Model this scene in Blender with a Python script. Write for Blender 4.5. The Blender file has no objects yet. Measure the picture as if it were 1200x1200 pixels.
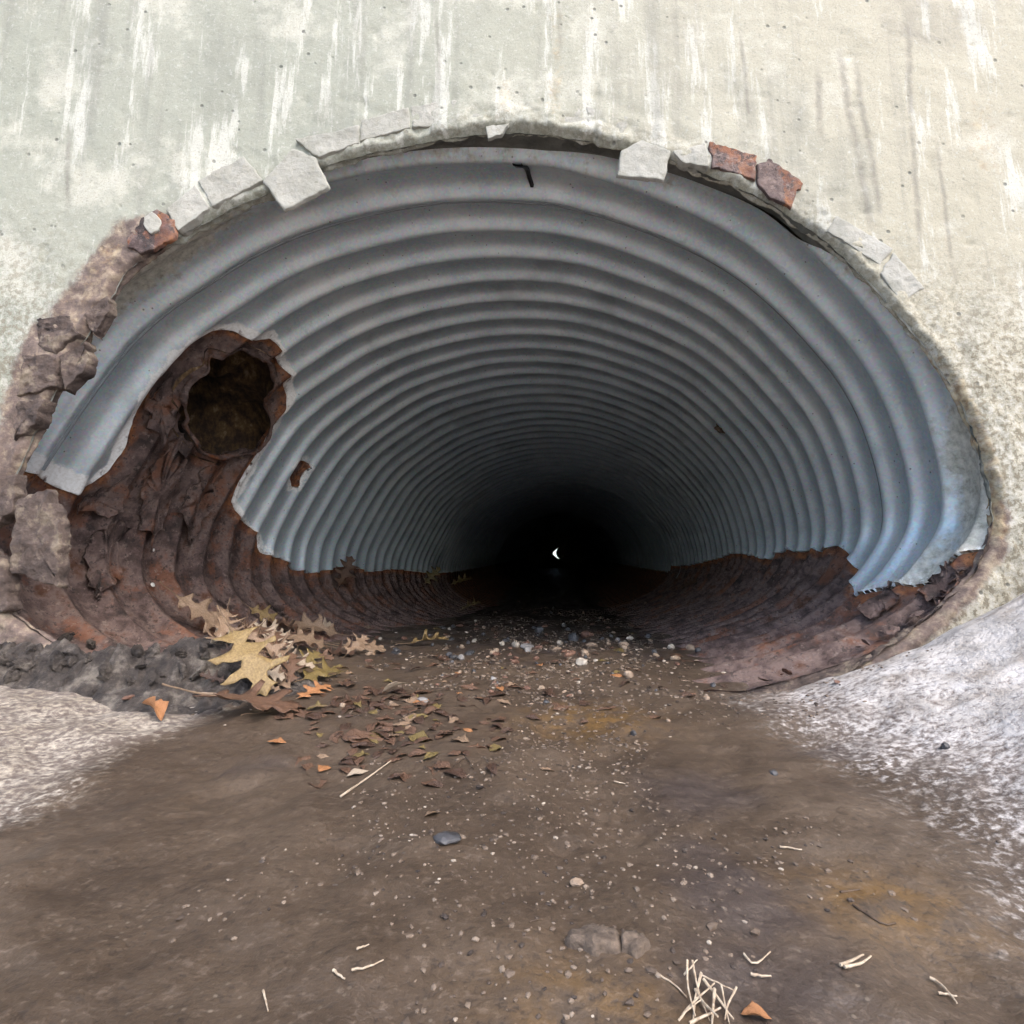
import bpy, bmesh, math, random
import numpy as np
from mathutils import Vector, Matrix

random.seed(7)
RNG = np.random.default_rng(7)
PI = math.pi
SC = bpy.context.scene
COL = SC.collection

# ------------------------------------------------------------------ camera, sky, sun, exposure
P = 0.068                      # corrugation pitch in metres
F = 620.0                      # focal length in pixels of a 1200 px picture
H = 1.7 * P                    # camera height above the channel bed
TH = math.atan(89 / F)         # camera pitched up
PS = math.atan(50 / math.hypot(F, 89))   # camera turned a little left
cam_d = bpy.data.cameras.new('camera')
cam_d.sensor_width = 36.0
cam_d.lens = F / 1200 * 36.0
cam_d.clip_start = 0.01
cam_d.clip_end = 2000
cam = bpy.data.objects.new('camera', cam_d)
COL.objects.link(cam)
cam.location = (0, 0, H)
cam.rotation_euler = (PI / 2 + TH, 0, PS)
SC.camera = cam

SUN_EL, SUN_AZ = math.radians(50), math.radians(140)     # azimuth clockwise from +Y
w = bpy.data.worlds.new('World')
SC.world = w
w.use_nodes = True
nt = w.node_tree
bg = nt.nodes['Background']
sky = nt.nodes.new('ShaderNodeTexSky')
sky.sky_type = 'NISHITA'
sky.sun_disc = False
sky.sun_elevation = SUN_EL
sky.sun_rotation = SUN_AZ
sky.air_density = 1.0
sky.dust_density = 3.0
nt.links.new(sky.outputs[0], bg.inputs[0])
bg.inputs[1].default_value = 0.15
sun_d = bpy.data.lights.new('sun', 'SUN')
sun_d.energy = 0.6
sun_d.angle = math.radians(28)
sun_d.color = (1.0, 0.96, 0.9)
sun = bpy.data.objects.new('sun', sun_d)
COL.objects.link(sun)
sdir = Vector((math.sin(SUN_AZ) * math.cos(SUN_EL), math.cos(SUN_AZ) * math.cos(SUN_EL), math.sin(SUN_EL)))
sun.rotation_euler = sdir.to_track_quat('Z', 'Y').to_euler()
SC.view_settings.view_transform = 'Standard'
SC.view_settings.look = 'None'
SC.view_settings.gamma = 1.0
SC.view_settings.use_curve_mapping = False
SC.view_settings.exposure = 1.7
SC.cycles.use_adaptive_sampling = True
SC.cycles.adaptive_threshold = 0.035
SC.cycles.adaptive_min_samples = 20
SC.cycles.max_bounces = 4
SC.cycles.diffuse_bounces = 4
SC.cycles.glossy_bounces = 2

# ------------------------------------------------------------------ numeric helpers
def vn(x, y, seed=0):
    x = np.asarray(x, float); y = np.asarray(y, float)
    xi, yi = np.floor(x), np.floor(y)
    fx, fy = x - xi, y - yi
    fx = fx * fx * (3 - 2 * fx); fy = fy * fy * (3 - 2 * fy)
    def h(i, j):
        v = np.sin(i * 127.1 + j * 311.7 + seed * 74.7) * 43758.5453
        return v - np.floor(v)
    a, b, c, d = h(xi, yi), h(xi + 1, yi), h(xi, yi + 1), h(xi + 1, yi + 1)
    return (a * (1 - fx) + b * fx) * (1 - fy) + (c * (1 - fx) + d * fx) * fy - 0.5

def fbm(x, y, seed=0, octv=4, gain=0.5):
    s = 0; a = 1.0
    for o in range(octv):
        s = s + a * vn(np.asarray(x) * 2 ** o + 13.7 * o, np.asarray(y) * 2 ** o - 7.3 * o, seed + o)
        a *= gain
    return s

def sstep(a, b, x):
    t = np.clip((np.asarray(x, float) - a) / (b - a), 0, 1)
    return t * t * (3 - 2 * t)

def ray(px, py):
    d0, d1, d2 = px - 600.0, F, 600.0 - py
    c, s = math.cos(TH), math.sin(TH)
    d1, d2 = d1 * c - d2 * s, d1 * s + d2 * c
    c, s = math.cos(PS), math.sin(PS)
    d0, d1 = d0 * c - d1 * s, d0 * s + d1 * c
    return np.array([d0, d1, d2])

def spline(pts, n, closed=True):
    """Catmull-Rom through pts, resampled to n points equally spaced"""
    p = np.array(pts, float); m = len(p); out = []
    rng = range(m) if closed else range(m - 1)
    for i in rng:
        if closed:
            a, b, c, d = p[i - 1], p[i], p[(i + 1) % m], p[(i + 2) % m]
        else:
            a, b, c, d = p[max(i - 1, 0)], p[i], p[i + 1], p[min(i + 2, m - 1)]
        for t in np.linspace(0, 1, 24, endpoint=False):
            out.append(0.5 * ((2 * b) + (-a + c) * t + (2 * a - 5 * b + 4 * c - d) * t * t + (-a + 3 * b - 3 * c + d) * t ** 3))
    out.append(out[0] if closed else p[-1])
    out = np.array(out)
    L = np.concatenate([[0], np.cumsum(np.linalg.norm(np.diff(out, axis=0), axis=1))])
    s = np.linspace(0, L[-1], n, endpoint=not closed)
    return np.stack([np.interp(s, L, out[:, k]) for k in range(out.shape[1])], 1), L[-1]

# ------------------------------------------------------------------ object helpers
def tag(o, label=None, cat=None, group=None, kind=None):
    if label: o['label'] = label
    if cat: o['category'] = cat
    if group: o['group'] = group
    if kind: o['kind'] = kind
    return o

def link(name, me, mat=None, parent=None, smooth=True):
    if mat is not None: me.materials.append(mat)
    if smooth and len(me.polygons):
        me.polygons.foreach_set('use_smooth', [True] * len(me.polygons))
    o = bpy.data.objects.new(name, me)
    COL.objects.link(o)
    if parent is not None: o.parent = parent
    return o

def mesh_from(name, verts, faces, attrs=None):
    me = bpy.data.meshes.new(name)
    me.from_pydata([tuple(v) for v in verts], [], faces)
    if attrs:
        for k, v in attrs.items():
            a = me.attributes.new(k, 'FLOAT', 'POINT')
            a.data.foreach_set('value', np.asarray(v, np.float32))
    me.update()
    return me

def empty(name, loc=(0, 0, 0)):
    o = bpy.data.objects.new(name, None)
    o.empty_display_size = 0.05
    COL.objects.link(o)
    o.location = loc
    return o

def grid_faces(nu, nv, wrap=False, flip=False):
    """grid verts indexed r*nu + c, r in nv rows"""
    f = []
    for r in range(nv - 1):
        for c in range(nu if wrap else nu - 1):
            a = r * nu + c; b = r * nu + (c + 1) % nu
            q = (a, b, b + nu, a + nu)
            f.append(q[::-1] if flip else q)
    return f

# ------------------------------------------------------------------ materials
class G:
    def __init__(s, name, rough=0.8, metallic=0.0):
        s.m = bpy.data.materials.new(name)
        s.m.use_nodes = True
        s.t = s.m.node_tree
        s.b = s.t.nodes['Principled BSDF']
        s.b.inputs['Roughness'].default_value = rough
        s.b.inputs['Metallic'].default_value = metallic
    def n(s, ty, ins=None, **props):
        nd = s.t.nodes.new(ty)
        for k, v in props.items(): setattr(nd, k, v)
        for k, v in (ins or {}).items():
            if hasattr(v, 'is_output'): s.t.links.new(v, nd.inputs[k])
            else: nd.inputs[k].default_value = v
        return nd
    def pos(s): return s.n('ShaderNodeNewGeometry').outputs['Position']
    def obj(s): return s.n('ShaderNodeTexCoord').outputs['Object']
    def scale(s, vec, sc, rot=(0, 0, 0)):
        return s.n('ShaderNodeMapping', {'Vector': vec, 'Scale': sc, 'Rotation': rot}).outputs[0]
    def noise(s, vec, scale, detail=4, rough=0.55, dist=0.0):
        return s.n('ShaderNodeTexNoise', {'Vector': vec, 'Scale': scale, 'Detail': detail, 'Roughness': rough, 'Distortion': dist}).outputs[0]
    def vor(s, vec, scale, feature='F1', out='Distance', rnd=1.0):
        return s.n('ShaderNodeTexVoronoi', {'Vector': vec, 'Scale': scale, 'Randomness': rnd}, feature=feature).outputs[out]
    def ramp(s, fac, *stops):
        nd = s.n('ShaderNodeValToRGB', {'Fac': fac})
        el = nd.color_ramp.elements
        while len(el) < len(stops): el.new(0.5)
        for e, (p, c) in zip(el, stops):
            e.position = p
            e.color = (c, c, c, 1) if not hasattr(c, '__len__') else (*c, 1)
        return nd.outputs[0]
    def step(s, fac, a, b):
        return s.n('ShaderNodeMapRange', {'Value': fac, 'From Min': a, 'From Max': b}, interpolation_type='SMOOTHSTEP').outputs[0]
    def mix(s, fac, a, b, mode='MIX'):
        nd = s.n('ShaderNodeMix', data_type='RGBA', blend_type=mode)
        for k, v in ((0, fac), (6, a), (7, b)):
            if hasattr(v, 'is_output'): s.t.links.new(v, nd.inputs[k])
            elif k == 0: nd.inputs[k].default_value = v
            else: nd.inputs[k].default_value = (*v, 1)
        return nd.outputs[2]
    def math(s, op, a, b=0.0, clamp=False):
        nd = s.n('ShaderNodeMath', operation=op, use_clamp=clamp)
        for k, v in ((0, a), (1, b)):
            if hasattr(v, 'is_output'): s.t.links.new(v, nd.inputs[k])
            else: nd.inputs[k].default_value = v
        return nd.outputs[0]
    def attr(s, name): return s.n('ShaderNodeAttribute', attribute_name=name).outputs['Fac']
    def sep(s, vec):
        nd = s.n('ShaderNodeSeparateXYZ', {0: vec}); return nd.outputs
    def bump(s, h, strength=0.5, dist=0.003, nrm=None):
        ins = {'Height': h, 'Strength': strength, 'Distance': dist}
        if nrm is not None: ins['Normal'] = nrm
        return s.n('ShaderNodeBump', ins).outputs[0]
    def set(s, **kw):
        for k, v in kw.items():
            i = s.b.inputs[k.replace('_', ' ')]
            if hasattr(v, 'is_output'): s.t.links.new(v, i)
            else: i.default_value = (*v, 1) if hasattr(v, '__len__') else v
        return s.m

def mat_concrete():
    g = G('weathered_concrete', 0.85)
    v = g.pos()
    col = g.ramp(g.noise(v, 3.0, 5), (0.3, (0.23, 0.235, 0.20)), (0.5, (0.29, 0.29, 0.252)), (0.7, (0.335, 0.325, 0.28)))
    # left greenish, right cream
    x = g.sep(v)[0]
    col = g.mix(g.step(x, -0.3, 0.5), g.mix(0.6, col, (0.262, 0.275, 0.215)), g.mix(0.65, col, (0.40, 0.362, 0.265)))
    streak = g.noise(g.scale(v, (1, 1, 0.13)), 34.0, 6, 0.68)
    col = g.mix(g.math('MULTIPLY', g.step(streak, 0.53, 0.62), 0.75), col, (0.49, 0.485, 0.43))
    streak2 = g.noise(g.scale(v, (1, 1, 0.06)), 33.0, 4, 0.6)
    col = g.mix(g.math('MULTIPLY', g.step(streak2, 0.54, 0.70), 0.4), col, (0.16, 0.16, 0.14))
    blot = g.noise(v, 9.0, 6, 0.65)
    col = g.mix(g.math('MULTIPLY', g.step(blot, 0.52, 0.66), 0.65), col, (0.47, 0.455, 0.385))
    col = g.mix(g.math('MULTIPLY', g.step(g.noise(g.scale(v, (1, 1, 0.6), ), 5.0, 5), 0.54, 0.70), 0.6), col, (0.185, 0.19, 0.16))
    # coarse exposed grain
    gr = g.noise(v, 135.0, 3, 0.7)
    grain = g.attr('grain')
    col = g.mix(g.math('MULTIPLY', g.step(gr, 0.51, 0.58), g.math('MULTIPLY', grain, 0.85)), col, (0.17, 0.145, 0.10))
    col = g.mix(g.math('MULTIPLY', g.step(gr, 0.48, 0.38), g.math('MULTIPLY', grain, 0.6)), col, (0.48, 0.46, 0.41))
    fine = g.noise(v, 420.0, 2, 0.7)
    col = g.mix(g.math('MULTIPLY', g.step(fine, 0.53, 0.68), 0.45), col, (0.19, 0.19, 0.155))
    col = g.mix(g.math('MULTIPLY', g.step(g.noise(v, 190.0, 4, 0.75), 0.56, 0.66), 0.4), col, (0.44, 0.44, 0.40))
    # small black pores
    por = g.vor(v, 55.0)
    porm = g.math('MULTIPLY', g.step(por, 0.17, 0.07), g.step(g.noise(v, 13.0, 3), 0.49, 0.58))
    col = g.mix(g.math('MULTIPLY', porm, 0.75), col, (0.10, 0.10, 0.085))
    # dirt stains traced as attributes
    dirt = g.attr('dirt')
    dn = g.math('ADD', dirt, g.math('MULTIPLY', g.math('SUBTRACT', g.noise(v, 38.0, 6, 0.7), 0.5), 1.3))
    dcol = g.ramp(g.noise(v, 60.0, 5, 0.7), (0.3, (0.05, 0.035, 0.03)), (0.5, (0.13, 0.09, 0.075)), (0.72, (0.36, 0.29, 0.2)))
    col = g.mix(g.math('MULTIPLY', g.step(dn, 0.32, 0.75), 0.95), col, dcol)
    yel = g.attr('ochre')
    yn = g.math('ADD', yel, g.math('MULTIPLY', g.math('SUBTRACT', g.noise(v, 90.0, 5, 0.7), 0.5), 1.4))
    col = g.mix(g.math('MULTIPLY', g.step(yn, 0.4, 0.95), 0.75), col, g.ramp(g.noise(v, 140.0, 3), (0.35, (0.20, 0.11, 0.05)), (0.6, (0.42, 0.34, 0.20))))
    drip = g.attr('drip')
    dr = g.math('ADD', drip, g.math('MULTIPLY', g.math('SUBTRACT', g.noise(v, 40.0, 4, 0.7), 0.5), 0.9))
    col = g.mix(g.math('MULTIPLY', g.step(dr, 0.25, 0.9), 0.5), col, (0.14, 0.13, 0.11))
    sx, sy, sz = g.sep(v)
    wob = g.math('MULTIPLY', g.math('SUBTRACT', g.noise(g.scale(v, (0.2, 0.2, 1)), 11.0, 4, 0.7), 0.5), 0.012)
    brk = g.noise(v, 60.0, 4, 0.7)
    tot = None
    for (p0, p1, wd) in DRIPS:
        (x0, z0), (x1, z1) = px_to_wall(*p0), px_to_wall(*p1)
        k = float((x1 - x0) / (z1 - z0))
        dx = g.math('SUBTRACT', g.math('SUBTRACT', sx, float(x0)), g.math('MULTIPLY', g.math('SUBTRACT', sz, float(z0)), k))
        dx = g.math('ABSOLUTE', g.math('ADD', dx, wob))
        m_ = g.math('MULTIPLY', g.step(dx, wd * 2.2, wd * 0.1), g.math('MULTIPLY', g.step(sz, float(z1) - 0.02, float(z1) + 0.03), g.step(sz, float(z0) + 0.02, float(z0) - 0.03)))
        tot = m_ if tot is None else g.math('MAXIMUM', tot, m_)
    col = g.mix(g.math('MULTIPLY', g.math('MULTIPLY', tot, 0.55), g.step(brk, 0.22, 0.55)), col, (0.15, 0.138, 0.115))
    h = g.math('ADD', g.math('MULTIPLY', gr, g.math('ADD', g.math('MULTIPLY', grain, 0.8), 0.15)), g.math('MULTIPLY', g.noise(v, 75.0, 6, 0.72), 1.0))
    h = g.math('SUBTRACT', h, g.math('MULTIPLY', porm, 0.9))
    return g.set(Base_Color=col, Normal=g.bump(h, 0.55, 0.0028))

def mat_mortar(name='pale_mortar', a=(0.25, 0.247, 0.21), b=(0.37, 0.36, 0.32), dark=0.45):
    g = G(name, 0.9)
    v = g.pos()
    col = g.ramp(g.noise(v, 22.0, 6, 0.65), (0.35, a), (0.65, b))
    col = g.mix(g.math('MULTIPLY', g.step(g.noise(v, 160.0, 4, 0.7), 0.53, 0.66), dark), col, (0.18, 0.17, 0.13))
    return g.set(Base_Color=col, Normal=g.bump(g.noise(v, 120.0, 5, 0.7), 0.7, 0.003))

def mat_galv():
    g = G('galvanised_steel', 0.5, 0.25)
    v = g.pos()
    col = g.ramp(g.noise(v, 14.0, 5, 0.6), (0.3, (0.56, 0.645, 0.68)), (0.55, (0.66, 0.745, 0.78)), (0.75, (0.74, 0.815, 0.84)))
    sp = g.vor(v, 300.0, out='Color')
    col = g.mix(0.22, col, sp, 'OVERLAY')
    fleck = g.math('MULTIPLY', g.step(g.vor(v, 95.0), 0.17, 0.09), g.step(g.noise(v, 30.0, 3), 0.47, 0.56))
    col = g.mix(g.math('MULTIPLY', fleck, 0.6), col, (0.86, 0.90, 0.90))
    col = g.mix(g.math('MULTIPLY', g.step(g.noise(v, 44.0, 5, 0.7), 0.56, 0.70), 0.35), col, (0.36, 0.42, 0.44))
    col = g.mix(g.math('MULTIPLY', g.step(g.noise(v, 7.0, 6, 0.72), 0.53, 0.66), 0.4), col, (0.80, 0.84, 0.83))
    col = g.mix(g.math('MULTIPLY', g.step(g.noise(v, 5.0, 6, 0.72), 0.53, 0.66), 0.45), col, (0.36, 0.41, 0.425))
    dk = g.math('MULTIPLY', g.step(g.vor(v, 75.0), 0.12, 0.05), g.step(g.noise(v, 21.0, 2), 0.48, 0.56))
    col = g.mix(g.math('MULTIPLY', dk, 0.8), col, (0.05, 0.05, 0.05))
    cem = g.math('ADD', g.attr('cement'), g.math('MULTIPLY', g.math('SUBTRACT', g.noise(v, 55.0, 6, 0.7), 0.5), 1.4))
    cm = g.step(cem, 0.28, 0.70)
    ccol = g.ramp(g.noise(v, 90.0, 4, 0.7), (0.3, (0.20, 0.18, 0.125)), (0.48, (0.46, 0.435, 0.35)), (0.66, (0.68, 0.65, 0.55)))
    col = g.mix(g.math('MULTIPLY', cm, 0.85), col, ccol)
    pe = g.math('ADD', g.attr('peel'), g.math('MULTIPLY', g.math('SUBTRACT', g.noise(v, 130.0, 4, 0.7), 0.5), 0.9))
    pm = g.step(pe, 0.36, 0.58)
    col = g.mix(pm, col, g.ramp(g.noise(v, 260.0, 3), (0.35, (0.76, 0.76, 0.72)), (0.6, (0.90, 0.91, 0.89))))
    rs = g.math('ADD', g.attr('rust'), g.math('MULTIPLY', g.math('SUBTRACT', g.noise(v, 60.0, 5, 0.7), 0.5), 0.8))
    rm = g.step(rs, 0.4, 0.6)
    col = g.mix(rm, col, g.ramp(g.noise(v, 90.0, 3), (0.4, (0.05, 0.026, 0.018)), (0.65, (0.15, 0.06, 0.025))))
    solid = g.math('MAXIMUM', g.math('MAXIMUM', pm, cm), rm)
    met = g.math('MULTIPLY', g.math('SUBTRACT', 1.0, solid), 0.5)
    rough = g.math('ADD', 0.38, g.math('MULTIPLY', solid, 0.4))
    h = g.math('ADD', g.noise(v, 260.0, 3), g.math('MULTIPLY', solid, g.noise(v, 150.0, 4)))
    return g.set(Base_Color=col, Metallic=met, Roughness=rough, Normal=g.bump(h, 0.35, 0.0012))

def mat_rust(name='flaking_rust', orange=0.5):
    g = G(name, 0.75)
    v = g.pos()
    n1 = g.noise(v, 24.0, 7, 0.65)
    col = g.ramp(n1, (0.32, (0.022, 0.014, 0.012)), (0.44, (0.075, 0.046, 0.040)), (0.55, (0.165, 0.115, 0.10)), (0.66, (0.10, 0.042, 0.022)))
    col = g.mix(g.math('MULTIPLY', g.step(g.noise(v, 13.0, 6, 0.7), 0.52, 0.62), orange), col, (0.22, 0.075, 0.026))
    ed = g.math('ADD', g.attr('near_edge'), g.math('MULTIPLY', g.math('SUBTRACT', g.noise(v, 60.0, 5, 0.7), 0.5), 1.2))
    col = g.mix(g.math('MULTIPLY', g.step(ed, 0.45, 0.9), 0.7), col, g.ramp(g.noise(v, 90.0, 3), (0.4, (0.14, 0.042, 0.018)), (0.65, (0.38, 0.14, 0.035))))
    col = g.mix(g.math('MULTIPLY', g.step(g.noise(v, 80.0, 5, 0.75), 0.56, 0.66), 0.6), col, (0.27, 0.21, 0.18))
    col = g.mix(g.math('MULTIPLY', g.step(g.noise(v, 120.0, 4, 0.7), 0.44, 0.36), 0.7), col, (0.016, 0.011, 0.01))
    h = g.math('ADD', g.noise(v, 85.0, 8, 0.72), g.math('MULTIPLY', g.vor(v, 60.0), 0.35))
    return g.set(Base_Color=col, Roughness=g.math('ADD', 0.55, g.math('MULTIPLY', n1, 0.3)), Normal=g.bump(h, 0.9, 0.006))

def mat_bed():
    g = G('wet_silt_and_concrete', 0.6)
    v = g.pos()
    sep = g.sep(v)
    # wet brown silt
    col = g.ramp(g.noise(v, 9.0, 6, 0.6), (0.3, (0.042, 0.028, 0.018)), (0.5, (0.068, 0.047, 0.031)), (0.7, (0.092, 0.066, 0.045)))
    och = g.math('MULTIPLY', g.attr('ochre'), g.step(g.noise(v, 60.0, 5, 0.7), 0.38, 0.62))
    col = g.mix(g.math('MULTIPLY', och, 0.75), col, (0.17, 0.09, 0.018))
    wet = g.math('ADD', g.attr('wet'), g.math('MULTIPLY', g.math('SUBTRACT', g.noise(v, 17.0, 5, 0.65), 0.5), 1.5))
    wm = g.step(wet, 0.35, 0.85)
    col = g.mix(g.math('MULTIPLY', wm, 0.6), col, (0.058, 0.048, 0.047))
    gn = g.noise(v, 240.0, 4, 0.7)
    col = g.mix(g.math('MULTIPLY', g.step(gn, 0.54, 0.68), 0.4), col, (0.17, 0.13, 0.10))
    col = g.mix(g.math('MULTIPLY', g.step(gn, 0.46, 0.34), 0.6), col, (0.025, 0.018, 0.014))
    dots = g.math('MULTIPLY', g.step(g.vor(v, 210.0), 0.2, 0.1), g.step(g.noise(v, 37.0, 4), 0.52, 0.62))
    col = g.mix(g.math('MULTIPLY', dots, 0.3), col, (0.30, 0.25, 0.19))
    # dry pale concrete shoulders, worn down to speckled grain; right one whitened further as glare
    dry_bright = g.attr('dry_bright')
    sp = g.noise(v, 195.0, 3, 0.7)
    dm = g.math('ADD', dry_bright, g.math('MULTIPLY', g.math('SUBTRACT', sp, 0.5), 3.2))
    dm = g.math('ADD', dm, g.math('MULTIPLY', g.math('SUBTRACT', g.noise(v, 22.0, 4), 0.5), 0.7))
    dmask = g.math('MULTIPLY', g.step(dm, 0.15, 1.25), g.step(dry_bright, 0.04, 0.3))
    pale = g.ramp(g.noise(v, 30.0, 5), (0.34, (0.32, 0.285, 0.25)), (0.5, (0.50, 0.47, 0.44)), (0.66, (0.62, 0.59, 0.565)))
    pale = g.mix(g.math('MULTIPLY', g.step(sep[0], -0.1, -0.4), 0.7), pale, (0.34, 0.29, 0.205))
    under = g.mix(g.step(dry_bright, 0.1, 0.8), col, (0.15, 0.122, 0.108))
    col = g.mix(dmask, under, pale)
    rough = g.math('ADD', g.math('SUBTRACT', 0.50, g.math('MULTIPLY', wm, 0.18)), g.math('MULTIPLY', dmask, 0.3))
    h = g.math('ADD', g.math('MULTIPLY', gn, 0.35), g.math('ADD', g.noise(v, 70.0, 4, 0.6), g.math('MULTIPLY', sp, g.math('MULTIPLY', dry_bright, 1.2))))
    return g.set(Base_Color=col, Roughness=rough, Normal=g.bump(h, 0.5, 0.003))

def mat_soil(name='crumbly_soil', a=(0.013, 0.010, 0.009), b=(0.058, 0.047, 0.040), c=(0.24, 0.21, 0.175), sc=1.0):
    g = G(name, 0.9)
    v = g.pos()
    col = g.ramp(g.noise(v, 45.0 * sc, 7, 0.7), (0.32, a), (0.52, b), (0.74, c))
    h = g.math('ADD', g.noise(v, 110.0 * sc, 8, 0.72), g.math('MULTIPLY', g.vor(v, 75.0 * sc, 'DISTANCE_TO_EDGE'), -0.8))
    return g.set(Base_Color=col, Normal=g.bump(h, 0.95, 0.006))

def mat_leaf(name, a, b, spots=(0.06, 0.03, 0.015), rough=0.55):
    g = G(name, rough)
    v = g.obj()
    col = g.ramp(g.noise(v, 45.0, 5, 0.6), (0.3, a), (0.7, b))
    col = g.mix(g.math('MULTIPLY', g.step(g.noise(v, 110.0, 5, 0.7), 0.57, 0.68), 0.75), col, spots)
    y = g.math('ABSOLUTE', g.sep(v)[1])
    col = g.mix(g.math('MULTIPLY', g.step(y, 0.0012, 0.0003), 0.5), col, [min(1, q * 1.5) for q in b])
    vein = g.n('ShaderNodeTexWave', {'Vector': g.scale(v, (1, 1, 1), (0, 0, 0.0)), 'Scale': 60.0, 'Distortion': 2.0})
    m = g.set(Base_Color=col, Normal=g.bump(g.noise(v, 160.0, 4), 0.5, 0.001))
    g.b.inputs['Subsurface Weight'].default_value = 0.0
    return m

def mat_plain(name, a, b, scale=80.0, rough=0.7, bump=0.4, dist=0.001):
    g = G(name, rough)
    v = g.pos()
    n1 = g.noise(v, scale, 5, 0.65)
    return g.set(Base_Color=g.ramp(n1, (0.32, a), (0.68, b)), Normal=g.bump(n1, bump, dist))

def px_to_wall(px, py, off=0.0):
    d = ray(px, py)
    t = (8.45 * P + off) / (d[1] - 0.07 * d[0])
    q = d * t
    return np.array([q[0], q[2] + H])          # x, z
DRIPS = [((985, 60), (1022, 270), .0035), ((1005, 75), (1032, 250), .003), ((1064, 30), (1078, 290), .0028), ((960, 80), (963, 160), .003),
         ((78, 150), (78, 240), .0025), ((1100, 170), (1118, 330), .002), ((512, 20), (514, 110), .002), ((868, 40), (880, 150), .002), ((655, 10), (656, 60), .002)]
M_CONC, M_GALV, M_RUST, M_BED, M_SOIL = mat_concrete(), mat_galv(), mat_rust(), mat_bed(), mat_soil()
M_MORT = mat_mortar()
M_MORT_G = mat_mortar('grey_mortar', (0.09, 0.095, 0.08), (0.20, 0.20, 0.175), 0.5)
M_PLATE = mat_rust('rusted_plate', 0.9)
M_CHUNK = mat_soil('dirty_spall', (0.03, 0.02, 0.017), (0.105, 0.076, 0.063), (0.34, 0.28, 0.20), 0.9)
M_GRND = mat_soil('bounce_gravel_ground', (0.28, 0.26, 0.23), (0.42, 0.40, 0.36), (0.54, 0.52, 0.48), 0.05)  # ground out of view, colour lightened to throw light up into the pipe
M_EARTH = mat_soil('earth', (0.05, 0.035, 0.02), (0.10, 0.075, 0.045), (0.16, 0.13, 0.08), 0.05)

# ------------------------------------------------------------------ pipe section (pitch units, relative to pipe centre)
SEC_PTS = [(0, -2.25), (-3, -2.15), (-5.6, -1.75), (-7.7, -1.0), (-8.85, 0.1), (-9.0, 1.3), (-8.66, 2.5), (-7.25, 5.1), (-5.6, 6.58),
           (-3.86, 7.6), (-1.5, 8.26), (0.68, 8.36), (2.88, 8.0), (5.29, 7.0), (7.06, 5.44), (8.18, 3.8), (8.72, 1.7), (8.32, 0.5),
           (7.2, -0.55), (5.5, -1.3), (3, -1.95)]
NS = 2000
SEC, SEC_L = spline(SEC_PTS, NS)
SEC_L *= P
_tan = np.roll(SEC, -1, 0) - np.roll(SEC, 1, 0)
_nrm = np.stack([-_tan[:, 1], _tan[:, 0]], 1)
_nrm /= np.linalg.norm(_nrm, axis=1, keepdims=True)
SEC_C = np.array([0.0, 2.2])
if np.mean(np.sum(_nrm * (SEC - SEC_C), 1)) < 0: _nrm = -_nrm
_ang = np.unwrap(np.arctan2(SEC[:, 0] - SEC_C[0], SEC[:, 1] - SEC_C[1]))     # 0 = up
_ang2 = np.arctan2(SEC[:, 0] - SEC_C[0], SEC[:, 1] - SEC_C[1])
_rad = np.linalg.norm(SEC - SEC_C, axis=1)
_ord = np.argsort(_ang2)
A_S, R_S, U_S = _ang2[_ord], _rad[_ord], (np.arange(NS) / NS)[_ord]

def pcx(y): return np.interp(np.asarray(y) / P, [8, 10, 17, 25, 34, 60, 150], [-1.62, -1.5, -0.85, -0.25, 0.3, 0.5, 0.8])
def psc(y): return np.interp(np.asarray(y) / P, [10, 17, 34, 150], [1.0, 0.985, 0.935, 0.92])
def pcz(y):
    w_ = np.maximum(0, np.asarray(y) / P - 33.0)
    return 0.068 * w_ * w_ / (w_ + 7.0)
UPH = np.arange(NS) / NS
_vang = np.degrees(np.arctan2(SEC[:, 0] - 1.5, SEC[:, 1]))                # angle seen from the eye
def helix(u):
    k = (np.asarray(u) % 1.0) * NS
    a = np.interp(k, np.arange(NS), _vang, period=NS)
    return np.interp(a, [-180, -90, 0, 90, 180], [8.3, 9.3, 10.3, 12.5, 14.3])

def tube(u, y, off=0.0, corr=1.0):
    """pipe surface point; off moves outward (m)"""
    u = np.asarray(u, float); y = np.asarray(y, float)
    k = (u % 1.0) * NS
    sx = np.interp(k, np.arange(NS), SEC[:, 0], period=NS); sz = np.interp(k, np.arange(NS), SEC[:, 1], period=NS)
    nx = np.interp(k, np.arange(NS), _nrm[:, 0], period=NS); nz = np.interp(k, np.arange(NS), _nrm[:, 1], period=NS)
    ph = 2 * PI * (y / P - helix(u))
    fr = np.abs((ph / (2 * PI) + 0.5) % 1.0 - 0.5)
    prof = 1.7 * np.exp(-(fr / 0.17) ** 2) + 0.25 * np.cos(ph) - 0.62      # narrow inward crests, broad troughs
    o = off - corr * prof * 0.0068
    s = psc(y)
    X = (pcx(y) + sx * s) * P + nx * o
    Z = (pcz(y) + sz * s) * P + nz * o + H
    return np.stack([X, y, Z], -1), np.stack([nx, np.zeros_like(nx), nz], -1)

def px_to_tube(px, py):
    d = ray(px, py); d = d / d[1]
    ys = np.linspace(7.5 * P, 145 * P, 6000)
    X = d[0] * ys / P; Z = d[2] * ys / P
    rx = (X - pcx(ys)) / psc(ys) - SEC_C[0]; rz = (Z - pcz(ys)) / psc(ys) - SEC_C[1]
    a = np.arctan2(rx, rz); r = np.hypot(rx, rz)
    R = np.interp(a, A_S, R_S, period=2 * PI)
    out = np.nonzero(r > R)[0]
    i = out[0] if len(out) else len(ys) - 1
    return float(U_S[np.argmin(np.abs(A_S - a[i]))]), float(ys[i])

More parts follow.
